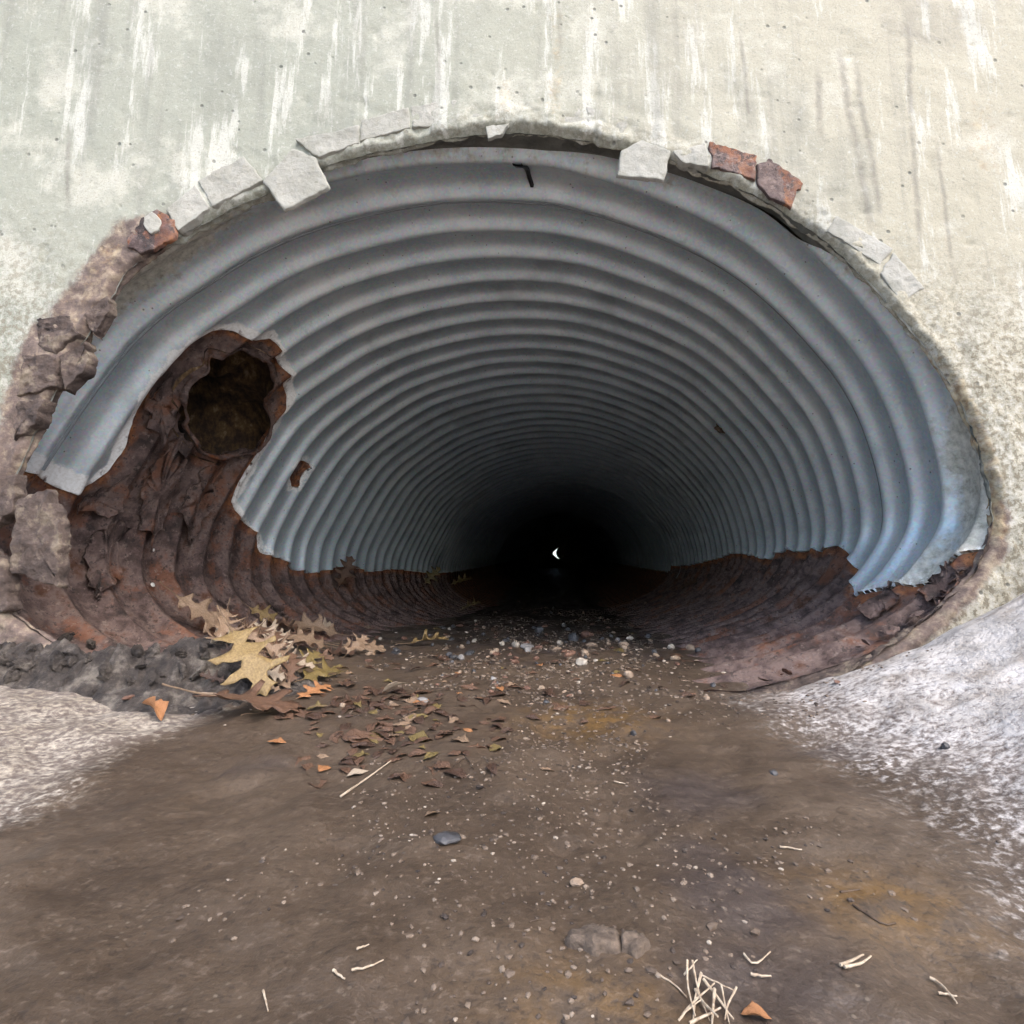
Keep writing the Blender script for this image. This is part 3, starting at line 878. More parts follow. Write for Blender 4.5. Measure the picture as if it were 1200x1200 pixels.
def build_pipe():
    # --- galvanised barrel, cut along the ragged rust line
    left = sstep(0.75, 0.35, GU)
    lift = 0.0035 * sstep(0.012, 0.0, rust_sd) * (0.4 + vn(GS * 40, GY * 40, 99))     # peeling edge curls inward
    Pn, Nn = tube(GU, GY, 0.0)
    Pn = Pn + Nn * (0.0022 * fbm(GS * 9, GY * 9, 101, 3)[..., None] - lift[..., None])
    dfront = GY - YF[None, :]
    ang = np.interp(GU * NS, np.arange(NS), _vang)
    peel = 1.1 * sstep(0.022, 0.004, rust_sd + 0.014 * fbm(GS * 22, GY * 22, 97, 3)) * (0.35 + 0.65 * left) * sstep(1.6, 0.7, GY)
    peel = np.maximum(peel, 0.9 * sstep(0.03, 0.004, sdf(GS, GY, poly_sy([(30, 540), (60, 556), (84, 566), (84, 580), (30, 560)]))))
    cem = np.maximum.reduce([1.15 * sstep(0.085, 0.015, dfront) * sstep(-30, -50, ang),
                             1.15 * sstep(0.10, 0.02, dfront) * sstep(58, 74, ang),
                             0.92 * sstep(0.26, 0.04, dfront) * sstep(72, 92, ang),
                             0.4 * sstep(0.06, 0.0, dfront)])
    rust = 0.42 * sstep(0.03, 0.0, rust_sd)
    V, Fc, A = clip_grid(Pn, Nn, rust_sd, dict(peel=peel, cement=cem, rust=rust), skirt=0.006)
    ppart('galvanised_barrel', mesh_from('galvanised_barrel', V, Fc, A), M_GALV)
    # --- rusted shell under it, seen where the zinc is gone
    flake = 0.0028 * fbm(GS * 26, GY * 14, 111, 5, 0.6) + 0.0025 * np.round(2.5 * fbm(GS * 11, GY * 16, 115, 2)) / 2.5
    Ps, Ns_ = tube(GU, GY, 0.0035)
    Ps = Ps + Ns_ * (flake * sstep(0.0, -0.03, rust_sd))[..., None]
    near = sstep(-0.035, 0.0, rust_sd)
    f2 = np.minimum(0.012 - rust_sd, hole_sd)
    roll = np.concatenate([np.arange(NU // 2, NU - 1), np.arange(0, NU // 2 + 1)])
    V, Fc, A = clip_grid(Ps[:, roll], Ns_[:, roll], f2[:, roll], dict(near_edge=near[:, roll]), skirt=0.004)
    ppart('rusted_invert', mesh_from('rusted_invert', V, Fc, A), M_RUST)
    V, Fc, A = clip_grid(Ps, Ns_, 0.008 - sdf(GS, GY, POLY_S), dict(near_edge=near))
    ppart('rust_spot', mesh_from('rust_spot', V, Fc, A), M_RUST)
    # --- the rest of the barrel, deeper in
    nu = 144
    uu = np.linspace(0, 1, nu)
    yy = np.concatenate([np.arange(YMAX - 0.3 * P, 70 * P, P / 8), np.arange(70 * P, 146 * P, P / 4)])
    U2, Y2 = np.meshgrid(uu, yy)
    P2, N2 = tube(U2, Y2)
    P2 = P2 + N2 * np.where(Y2 < YMAX, 0.0012, 0)[..., None]
    zrel = (P2[..., 2] - H) / P - pcz(Y2)
    rs = sstep(1.3, 0.6, zrel)
    ppart('deep_barrel', mesh_from('deep_barrel', P2.reshape(-1, 3), grid_faces(nu, len(yy), flip=True), dict(rust=rs.reshape(-1), peel=0 * rs.reshape(-1), cement=0 * rs.reshape(-1))), M_GALV)
build_pipe()

M_SEAM = mat_plain('dull_seam_steel', (0.22, 0.25, 0.26), (0.34, 0.37, 0.385), 60, 0.6)
def ring_strip(n0, u0, u1, width, thick, name, mat, noff=0.0):
    """thin metal lip that follows a corrugation round the barrel"""
    n = 260
    u = np.linspace(u0, u1, n)
    y = (helix(u) + n0) * P
    V = []
    for dy, o in ((-width / 2, 0.004), (-width / 2, -thick), (width * 0.2, -thick * 1.1), (width / 2, 0.004)):
        q, nn = tube(u, y + dy, noff, 0.0)
        q = q + nn * (-0.0062 + o)
        V.append(q)
    return ppart(name, mesh_from(name, np.concatenate(V), grid_faces(n, 4), dict(rust=np.zeros(4 * n), peel=np.zeros(4 * n), cement=np.zeros(4 * n))), mat)
uL = px_to_tube(60, 520)[0]; uR = px_to_tube(1012, 665)[0]
ring_strip(0.17, px_to_tube(40, 548)[0], px_to_tube(1004, 684)[0], 0.006, -0.0018, 'lap_seam', M_SEAM)
ring_strip(24.0, 0.22, 0.80, 0.006, -0.001, 'joint_band', M_SEAM)

def build_pocket():
    """washed-out void behind the rusted hole"""
    poly = np.array([(u * SEC_L, y) for u, y in (su(*q) for q in HOLE_PX)])
    pts, _ = spline(poly, 110)
    c = pts.mean(0)
    V = []; n = len(pts); rows = 26
    for r in range(rows):
        t = r / (rows - 1)
        a = t * PI / 2
        s = (1.08 + 0.45 * math.sin(min(1, t * 2.2) * PI)) * math.cos(a) ** 0.6 if t < 1 else 0.0
        dep = -0.002 + 0.21 * math.sin(a) ** 1.1
        q = c + (pts - c) * s
        base, nn = tube(q[:, 0] / SEC_L, q[:, 1], 0.004, 1.0 - t)
        k = np.arange(n)
        nz = 0.010 * fbm(q[:, 0] * 45, q[:, 1] * 18 + r * 0.2, 121, 4, 0.6) + 0.009 * np.sin(q[:, 1] / P * 2 * PI * 2.0) * sstep(0.1, 0.4, t)
        push = np.array([-0.25, 0.35, -0.1]) * dep * 0.6
        V.append(base + nn * (dep + nz * sstep(0.02, 0.2, t))[:, None] + push)
    V = np.concatenate(V)
    g = G('void_soil', 0.85)
    v = g.pos()
    col = g.ramp(g.noise(g.scale(v, (1, 1, 0.6)), 40.0, 7, 0.7), (0.36, (0.016, 0.010, 0.007)), (0.48, (0.07, 0.042, 0.025)), (0.58, (0.17, 0.105, 0.045)), (0.68, (0.36, 0.26, 0.17)))
    m = g.set(Base_Color=col, Normal=g.bump(g.noise(v, 100.0, 7, 0.7), 0.9, 0.006))
    ppart('washed_out_void', mesh_from('washed_out_void', V, grid_faces(n, rows, wrap=True)), m)
    # broken lip round the hole
    rows = 10; V = []
    for i in range(rows):
        a = i / rows * 2 * PI
        k = np.arange(n)
        w_ = 0.0017 * np.maximum(0.1, 1 + 2.8 * fbm(k * 0.16, k * 0 + i * 0.35, 131, 4, 0.6))
        d = (pts - c); d = d / np.linalg.norm(d, axis=1, keepdims=True)
        low = sstep(0.0, -0.03, (pts[:, 0] - c[0]))
        q = pts + d * (np.cos(a) * w_ * 1.6 - low * 0.004)[:, None]
        base, nn = tube(q[:, 0] / SEC_L, q[:, 1], 0.0, 0.5)
        V.append(base + nn * (np.sin(a) * w_ * (1 + low) - low * 0.007)[:, None])
    V = np.concatenate(V)
    g = mat_rust('ochre_rust_lip', 1.0)
    ppart('broken_lip', mesh_from('broken_lip', V, grid_faces(n, rows, wrap=True) + [tuple((((rows - 1) * n + i), ((rows - 1) * n + (i + 1) % n), (i + 1) % n, i)) for i in range(n)],
                                  dict(near_edge=0.35 + 0.5 * (vn(np.arange(len(V)) * 0.09, np.zeros(len(V)), 5) + 0.2))), g)
build_pocket()

def flake_part(name, px_poly, off, curl, mat, thick=0.002):
    """a lifted scale of rust lying over the inside of the pipe"""
    poly = np.array([(u * SEC_L, y) for u, y in (su(*q) for q in px_poly)])
    pts = []
    m = len(poly)
    for i in range(m):
        for t in range(14): pts.append(poly[i] + (poly[(i + 1) % m] - poly[i]) * t / 14)
    pts = np.array(pts); c = pts.mean(0); n = len(pts)
    pts = pts + 0.014 * np.stack([fbm(pts[:, 0] * 70, pts[:, 1] * 70, 141, 4, 0.65), fbm(pts[:, 0] * 70, pts[:, 1] * 70, 143, 4, 0.65)], 1)
    V = []
    for s, o in ((1.0, off + thick), (1.0, off), (0.9, off - 0.0005), (0.5, off - 0.001)):
        q = c + (pts - c) * s
        base, nn = tube(q[:, 0] / SEC_L, q[:, 1], 0.0, 0.8)
        h = -(o + curl * s * s * sstep(0, -0.03, q[:, 0] - c[0]))
        V.append(base + nn * (h + 0.003 * fbm(q[:, 0] * 50, q[:, 1] * 50, 147, 3) * 2.2)[:, None])
    base, nn = tube(np.array([c[0] / SEC_L]), np.array([c[1]]), 0.0, 0.8)
    V.append(base - nn * off)
    V = np.concatenate(V)
    Fc = grid_faces(n, 4, wrap=True) + [(3 * n + i, 3 * n + (i + 1) % n, 4 * n) for i in range(n)]
    me = mesh_from(name, V, Fc, dict(near_edge=np.full(len(V), 0.25)))
    ppart(name, me, mat)
FLAKES = [[(80, 590), (112, 574), (145, 560), (140, 590), (118, 602), (84, 598)],
          [(160, 600), (195, 520), (215, 510), (205, 580), (175, 640), (165, 625)],
          [(205, 600), (240, 548), (262, 540), (245, 590), (222, 640)],
          [(100, 640), (125, 610), (150, 615), (135, 690), (110, 700)],
          [(1012, 712), (1040, 690), (1055, 690), (1050, 706), (1025, 722)],
          [(1075, 700), (1110, 676), (1130, 668), (1115, 690), (1090, 708)],
          [(170, 470), (190, 445), (205, 440), (196, 490), (180, 520)]]
for i, fl in enumerate(FLAKES): flake_part('rust_flake', fl, 0.004, 0.004, M_RUST)

def dab(name, px, py, r, mat, parent_on='tube', squash=0.45, seed=0, lumps=1):
    u, y = px_to_tube(px, py)
    base, nn = tube(np.array([u]), np.array([y]), 0.0)
    bm = bmesh.new()
    for q in range(lumps):
        mtx = Matrix.Translation((random.uniform(-r, r) * (lumps > 1), random.uniform(-r, r) * (lumps > 1), random.uniform(-r, r) * (lumps > 1)))
        bmesh.ops.create_icosphere(bm, subdivisions=2, radius=r * random.uniform(0.6, 1.0), matrix=mtx)
    for v in bm.verts:
        v.co *= 1 + 0.5 * float(fbm(v.co.x / r * 1.3 + seed, v.co.z / r * 1.3 + v.co.y / r, seed + 3, 3))
    me = bpy.data.meshes.new(name); bm.to_mesh(me); bm.free()
    o = link(name, me, mat)
    N_ = Vector(nn[0])
    o.location = Vector(base[0]) - N_ * r * 0.3
    o.rotation_euler = N_.to_track_quat('Z', 'Y').to_euler()
    o.scale = (1, 1, squash)
    return o
M_NEST = mat_plain('mud_nest', (0.05, 0.035, 0.025), (0.20, 0.14, 0.09), 150, 0.9, 0.8, 0.003)
tag(dab('mud_nest', 846, 501, 0.011, M_NEST, lumps=7, squash=0.7), 'small brown lumpy mud nest stuck on the pipe wall', 'nest')
M_WHITE = mat_plain('white_dropping', (0.6, 0.6, 0.57), (0.8, 0.8, 0.78), 200)
tag(dab('bird_dropping', 181, 684, 0.0055, M_WHITE, seed=3), 'larger white dropping on the rusted left invert', 'dropping')
tag(dab('bird_dropping', 183, 645, 0.0035, M_WHITE, seed=5), 'tiny white dropping above the larger one on the rusted invert', 'dropping')
def tar_drip():
    pts = [(607, 184), (612, 190), (617, 200), (620, 210), (624, 219)]
    V = []; n = 12; q0 = [px_to_tube(*q) for q in pts]
    q1, _ = spline(q0, n, closed=False)
    for side, o in ((-1, 0.002), (-0.7, -0.0035), (0.7, -0.0035), (1, 0.002)):
        wd = np.interp(np.arange(n), [0, 2, n - 1], [0.007, 0.0035, 0.003])
        b, nn = tube(q1[:, 0] + side * wd / SEC_L, q1[:, 1], 0, 1.0)
        V.append(b + nn * o)
    ppart('tar_streak', mesh_from('tar_streak', np.concatenate(V), grid_faces(n, 4)), mat_plain('tar', (0.008, 0.008, 0.008), (0.02, 0.02, 0.02), 60, 0.4))
tar_drip()

# ------------------------------------------------------------------ far end: earth plug with a gap, and the stone in the gap
YE = 140 * P
dq = ray(653, 648); dq = dq / dq[1] * YE
gap = np.array([dq[0] + 0.035, dq[2] + H])
def build_plug():
    n = 80
    a = np.linspace(0, 2 * PI, n, endpoint=False)
    uu = np.array([U_S[np.argmin(np.abs(A_S - (math.atan2(math.sin(q), math.cos(q)))))] for q in a])
    outer, _ = tube(uu, np.full(n, YE), 0.012, 0)
    V = []
    inner = np.stack([gap[0] + 0.10 * np.sin(a) * (1 + 0.15 * np.sin(3 * a)), np.full(n, YE), gap[1] + 0.10 * np.cos(a)], -1)
    for t in np.linspace(0, 1, 9):
        q = outer * (1 - t) + inner * t
        q[:, 1] -= 0.25 * (1 - t) * np.maximum(0, -np.cos(a)) + 0.05 * fbm(a * 4, a * 0 + t * 5, 151, 3)
        V.append(q)
    b = inner.copy(); b[:, 1] += 0.25; V.append(b)
    me = mesh_from('debris_plug', np.concatenate(V), grid_faces(n, 10, wrap=True))
    tag(link('debris_plug', me, M_EARTH), 'dark earth plug choking the far outlet of the pipe', 'debris')
    bm = bmesh.new()
    bmesh.ops.create_icosphere(bm, subdivisions=3, radius=0.115)
    for v in bm.verts: v.co *= 1 + 0.10 * float(fbm(v.co.x * 12, v.co.z * 12 + v.co.y * 9, 5, 2))
    me = bpy.data.meshes.new('outlet_stone'); bm.to_mesh(me); bm.free()
    o = link('outlet_stone', me, M_EARTH)
    o.location = (gap[0] + 0.062, YE + 0.12, gap[1] + 0.004)
    tag(o, 'dark round stone blocking the gap in the far earth plug', 'stone')
build_plug()

# ------------------------------------------------------------------ soil bank and clods at the left mouth
def build_soil():
    xs = np.linspace(-0.98, -0.22, 420); ys = np.linspace(0.42, 0.74, 200)
    X, Y = np.meshgrid(xs, ys); Z = z_heap(X, Y)
    cr = np.abs(vn(X * 38, Y * 38, 161)) ; Z = Z - 0.006 * sstep(0.06, 0.0, cr) * sstep(0.005, 0.02, Z - z_bed(X, Y))
    me = mesh_from('soil_bank', np.stack([X, Y, Z], -1).reshape(-1, 3), grid_faces(len(xs), len(ys)))
    tag(link('soil_bank', me, M_SOIL), 'cracked dark soil banked along the foot of the headwall', 'soil', kind='stuff')
build_soil()

def stone_mesh(name, seed, sub=1, rough=0.35, flat=1.0):
    bm = bmesh.new()
    bmesh.ops.create_icosphere(bm, subdivisions=sub, radius=1.0)
    r = random.Random(seed)
    ox, oy = r.uniform(0, 50), r.uniform(0, 50)
    ax = (r.uniform(0.75, 1.3), r.uniform(0.6, 1.0), r.uniform(0.45, 0.8) * flat)
    for v in bm.verts:
        k = 1 + rough * 1.6 * float(fbm(v.co.x * 1.1 + ox, v.co.y * 1.1 + v.co.z * 1.7 + oy, seed, 3))
        v.co = Vector((v.co.x * ax[0], v.co.y * ax[1], v.co.z * ax[2])) * k
    me = bpy.data.meshes.new(name); bm.to_mesh(me); bm.free()
    return me

CLODS = [stone_mesh('soil_clod', 200 + i, 3, 0.75) for i in range(6)]
for m in CLODS:
    m.materials.append(M_SOIL)
def put(name, me, x, y, r, label, cat, group=None, rot=None, sink=0.3, smooth=False, squash=1.0):
    o = bpy.data.objects.new(name, me); COL.objects.link(o)
    o.location = (x, y, float(z_ground(x, y)) + r * (0.55 - sink) * squash)
    o.scale = (r, r, r * squash)
    o.rotation_euler = rot or (random.uniform(-.3, .3), random.uniform(-.3, .3), random.uniform(0, 6.28))
    return tag(o, label, cat, group)
for i in range(34):
    px, py = random.uniform(-20, 245), random.gauss(776, 13)
    q = px_to_ground(px, py)
    if q.y > 0.72 or q.x > -0.25: continue
    put('soil_clod', CLODS[i % 6], q.x, q.y, random.uniform(0.003, 0.010), 'dark crumbly soil clod in the bank below the left rim', 'soil clod', 'soil clods along the left bank', sink=0.5, squash=0.9, rot=(random.uniform(0, 6), random.uniform(0, 6), random.uniform(0, 6)))

# ------------------------------------------------------------------ gravel (uncountable grit) and single stones
def build_gravel():
    base = []
    for i in range(8):
        bm = bmesh.new(); bmesh.ops.create_icosphere(bm, subdivisions=1, radius=1.0)
        r = random.Random(i)
        vs = np.array([tuple(v.co) for v in bm.verts]); vs = vs * (1 + np.array([[r.uniform(-.3, .3)] for _ in vs])) * np.array([1.1, 0.85, 0.55])
        fs = [tuple(v.index for v in f.verts) for f in bm.faces]; bm.free()
        if i == 0: F0 = fs
        base.append(vs)
    V, Fc, tone = [], [], []
    N = 9500
    k = 0
    for i in range(N):
        y = 0.16 + abs(RNG.normal(0, 0.62)) if RNG.random() < 0.55 else RNG.uniform(0.12, 2.6)
        c = float(pcx(max(y, 0.6))) * P * (0.4 if y < 0.6 else 1)
        x = c + 0.05 + RNG.normal(0, 0.17 if y > 0.5 else 0.10)
        if x < -0.42 or x > 0.40: continue
        if fbm(x * 9, y * 7, 171, 3) < -0.12 + 0.25 * (y < 0.5) * (abs(x - 0.05) > 0.1): continue
        s = abs(RNG.normal(0, 0.0006)) + 0.0004 + 0.0026 * float(sstep(0.3, 0.9, y)) * RNG.random()
        a = RNG.uniform(0, 6.28); ca, sa = math.cos(a), math.sin(a)
        b = base[i % 8] * s
        z = float(z_bed(x, y))
        V.append(np.stack([b[:, 0] * ca - b[:, 1] * sa + x, b[:, 0] * sa + b[:, 1] * ca + y, b[:, 2] + z + s * 0.15], -1))
        o = k * len(b); k += 1
        Fc += [(f[0] + o, f[1] + o, f[2] + o) for f in F0]
        tone += [RNG.random()] * len(b)
    me = mesh_from('gravel', np.concatenate(V), Fc, dict(tone=tone))
    g = G('grit', 0.7)
    col = g.ramp(g.attr('tone'), (0.0, (0.03, 0.022, 0.018)), (0.35, (0.10, 0.072, 0.052)), (0.75, (0.16, 0.12, 0.088)), (0.96, (0.21, 0.165, 0.125)), (1.0, (0.36, 0.31, 0.25)))
    m = g.set(Base_Color=col)
    tag(link('gravel', me, m, smooth=False), 'fine brown grit scattered over the channel bed', 'gravel', kind='stuff')
build_gravel()

M_ST = [mat_plain('tan_stone', (0.16, 0.11, 0.075), (0.34, 0.26, 0.19), 120, 0.8, 0.6, 0.002),
        mat_plain('dark_stone', (0.025, 0.025, 0.027), (0.08, 0.08, 0.085), 90, 0.5, 0.6, 0.002),
        mat_plain('white_stone', (0.28, 0.24, 0.19), (0.50, 0.45, 0.38), 120, 0.7, 0.5, 0.002),
        mat_plain('red_brown_stone', (0.08, 0.038, 0.025), (0.20, 0.11, 0.075), 110, 0.7, 0.6, 0.002),
        mat_plain('grey_stone', (0.13, 0.12, 0.115), (0.27, 0.26, 0.25), 120, 0.75, 0.6, 0.002)]
ST_N = ['tan', 'dark', 'white', 'reddish brown', 'grey']
STONES = []
for mi in range(5):
    for j in range(4):
        me = stone_mesh('pebble', 300 + mi * 10 + j, 2, 0.32)
        me.materials.append(M_ST[mi]); STONES.append((mi, me))
# stones that stand out
for px, py, r, mi, lab in [(632, 741, .017, 1, 'blackish angular lump of rock among the gravel'), (604, 757, .011, 2, 'white stone beside the blackish rock lump'),
                           (618, 760, .012, 4, 'grey stone in front of the blackish rock lump'), (682, 778, .0085, 2, 'cream stone lying alone on the wet silt'),
                           (688, 746, .014, 3, 'brown broken stone right of the blackish rock lump'), (672, 750, .016, 1, 'smooth dark slate stone between two brown stones'),
                           (693, 758, .010, 0, 'tan stone just in front of the brown broken stone'), (556, 752, .008, 2, 'white rounded stone left of the white and grey pair'),
                           (732, 762, .011, 0, 'tan wedge shaped stone in the right gravel'), (524, 985, .0085, 1, 'dark flat stone pressed into the silt'),
                           (677, 1037, .0032, 0, 'small tan stone on the grit ridge'), (736, 793, .008, 0, 'two-lobed tan stone on the wet silt'),
                           (1108, 877, .004, 1, 'tiny black stone on the pale right shoulder'), (907, 907, .0028, 1, 'tiny black stone on the wet right floor'),
                           (150, 819, .0045, 3, 'small brown stone on the pale left shoulder'), (496, 322 + 500, .008, 4, 'grey flat stone in the leaf litter')]:
    q = px_to_ground(px, py)
    put('stone', random.choice([m for a, m in STONES if a == mi]), q.x, q.y, r, lab, 'stone', squash=0.45 if 'flat' in lab else 1.0)
cnt = 0
while cnt < 190:
    px = random.gauss(620, 125); py = random.gauss(760, 38)
    if not (395 < px < 850 and 690 < py < 930): continue
    if py > 850 and random.random() < 0.4: continue
    q = px_to_ground(px, py, z_bed)
    if q.y > 3.5: continue
    mi, me = random.choice(STONES)
    if mi in (2, 4) and random.random() < 0.8: continue
    r = random.uniform(0.0024, 0.0075) * (1.25 if q.y > 0.8 else 0.6 if q.y > 0.45 else 0.35)
    put('pebble', me, q.x, q.y, r, '%s pebble scattered in the channel litter' % ST_N[mi], 'pebble', '%s pebbles in the channel litter' % ST_N[mi])
    cnt += 1

# ------------------------------------------------------------------ leaves
HALF = [(0.0, 0.004), (0.07, 0.02), (0.13, 0.06), (0.16, 0.15), (0.19, 0.22), (0.235, 0.17), (0.255, 0.09), (0.31, 0.055), (0.37, 0.11), (0.41, 0.24), (0.45, 0.36), (0.50, 0.33),
        (0.49, 0.24), (0.51, 0.14), (0.555, 0.075), (0.61, 0.11), (0.68, 0.22), (0.745, 0.33), (0.775, 0.27), (0.755, 0.17), (0.765, 0.09), (0.81, 0.075), (0.87, 0.11), (0.925, 0.14), (0.93, 0.08), (0.955, 0.04), (1.0, 0.0)]
OVAL = [(0.0, 0.004), (0.05, 0.05), (0.15, 0.16), (0.3, 0.25), (0.45, 0.28), (0.6, 0.25), (0.75, 0.18), (0.9, 0.07), (1.0, 0.0)]
def leaf_mesh(name, half, seed, curl, bend, twist, mat, wrinkle=0.05):
    """unit-length leaf blade lying along +x, tip at x = 1"""
    r = random.Random(seed)
    up = [(x + r.uniform(-.012, .012), w_ * r.uniform(0.85, 1.15)) for x, w_ in half]
    dn = [(x + r.uniform(-.02, .02), -w_ * r.uniform(0.8, 1.15)) for x, w_ in half[1:-1]]
    bm = bmesh.new()
    mid = [bm.verts.new((x, 0, 0)) for x in np.linspace(up[0][0], 1.0, 14)]
    for sgn, pts in ((1, up[1:-1]), (-1, dn)):
        vs = [bm.verts.new((x, w_, 0)) for x, w_ in pts]
        loop = mid[:] + vs[::-1]
        if sgn < 0: loop = loop[::-1]
        f = bm.faces.new(loop); f.normal_update()
    bmesh.ops.triangulate(bm, faces=bm.faces, ngon_method='EAR_CLIP')
    bmesh.ops.subdivide_edges(bm, edges=[e for e in bm.edges if e.calc_length() > 0.05], cuts=2, use_grid_fill=True)
    bmesh.ops.triangulate(bm, faces=bm.faces)
    for v in bm.verts:
        x, y = v.co.x, v.co.y
        z = curl * y * y * 3.0 + bend * (math.sin(x * PI) - 0.3 * x) + twist * y * (x - 0.4)
        z += wrinkle * float(fbm(x * 5 + seed, y * 6, seed, 3)) + 0.02 * abs(y) ** 0.5 * 0
        v.co = Vector((x - 0.06 * abs(bend) * x, y * (1 - 0.35 * min(1, abs(curl) * abs(y) * 2)), z))
    ext = bmesh.ops.solidify(bm, geom=bm.faces[:], thickness=0.006)
    me = bpy.data.meshes.new(name); bm.to_mesh(me); bm.free()
    me.materials.append(mat)
    me.polygons.foreach_set('use_smooth', [True] * len(me.polygons))
    return me
def stalk_mesh(mat, seed):
    r = random.Random(seed); n = 7; V = []
    for i in range(n):
        t = i / (n - 1); x = 0.22 - t * 0.5
        z = 0.012 + 0.05 * t * t * r.uniform(0.3, 1.3); rad = 0.009 * (1 - 0.3 * t) + (0.003 if i == n - 1 else 0)
        for k in range(6):
            a = k * PI / 3
            V.append((x, rad * math.cos(a) + 0.03 * t * t * math.sin(seed), z + rad * math.sin(a)))
    me = mesh_from('stalk', V, grid_faces(6, n, wrap=True)); me.materials.append(mat)
    return me
def leaf_thing(name, half, base_px, tip_px, label, mat, curl=0.3, bend=0.08, twist=0.3, lift=(0.004, 0.01), length=None, tilt=0.0, seed=1, stalk=True, group=None, flip=False, width=1.0, face=0.0):
    a = px_to_ground(*base_px); b = px_to_ground(*tip_px)
    if length:
        eye = Vector((0, 0, H))
        near, far = (a, b) if (a - eye).length < (b - eye).length else (b, a)
        if (far - near).length > length:               # lean the farther end up on the pile instead of lying through it
            best = None
            for t in np.linspace(1.0, 0.6, 120):
                q = eye + (far - eye) * float(t)
                dd = (q - near).length
                if best is None or dd < best[0]: best = (dd, q)
                if dd <= length: break
            far.xyz = best[1]
    a.z += lift[0]; b.z += lift[1]
    xax = (b - a); L = xax.length; xax.normalize()
    n = (g_normal((a.x + b.x) / 2, (a.y + b.y) / 2) + face * (Vector((0, 0, H)) - a).normalized()).normalized()
    yax = n.cross(xax).normalized(); zax = xax.cross(yax)
    R = Matrix((xax, yax, zax)).transposed() @ Matrix.Rotation(tilt, 3, 'X')
    if flip: R = R @ Matrix.Rotation(PI, 3, 'X')
    root = empty(name, a)
    root.rotation_euler = R.to_euler()
    tag(root, label, 'leaf', group)
    o = link('blade', leaf_mesh('blade', half, seed, curl, bend, twist, mat), None, root)
    o.scale = (L, L * width, L)
    if stalk:
        s = link('stalk', stalk_mesh(M_STALK, seed), None, root); s.scale = (L, L, L)
    return root
M_STALK = mat_plain('leaf_stalk', (0.10, 0.06, 0.035), (0.22, 0.15, 0.09), 90)
ML = dict(yellow=mat_leaf('yellow_oak', (0.14, 0.09, 0.035), (0.29, 0.205, 0.085), (0.085, 0.04, 0.016)),
          tan=mat_leaf('tan_oak', (0.13, 0.082, 0.05), (0.29, 0.20, 0.13), (0.06, 0.035, 0.022)),
          pale=mat_leaf('pale_oak', (0.25, 0.19, 0.13), (0.45, 0.37, 0.28), (0.13, 0.08, 0.05)),
          brown=mat_leaf('brown_oak', (0.06, 0.031, 0.018), (0.145, 0.078, 0.045)),
          orange=mat_leaf('orange_leaf', (0.22, 0.09, 0.03), (0.42, 0.20, 0.085), (0.14, 0.055, 0.02)),
          olive=mat_leaf('olive_leaf', (0.09, 0.062, 0.018), (0.19, 0.14, 0.048)),
          dark=mat_leaf('dark_leaf', (0.035, 0.020, 0.014), (0.09, 0.05, 0.032), (0.02, 0.012, 0.01), 0.35))
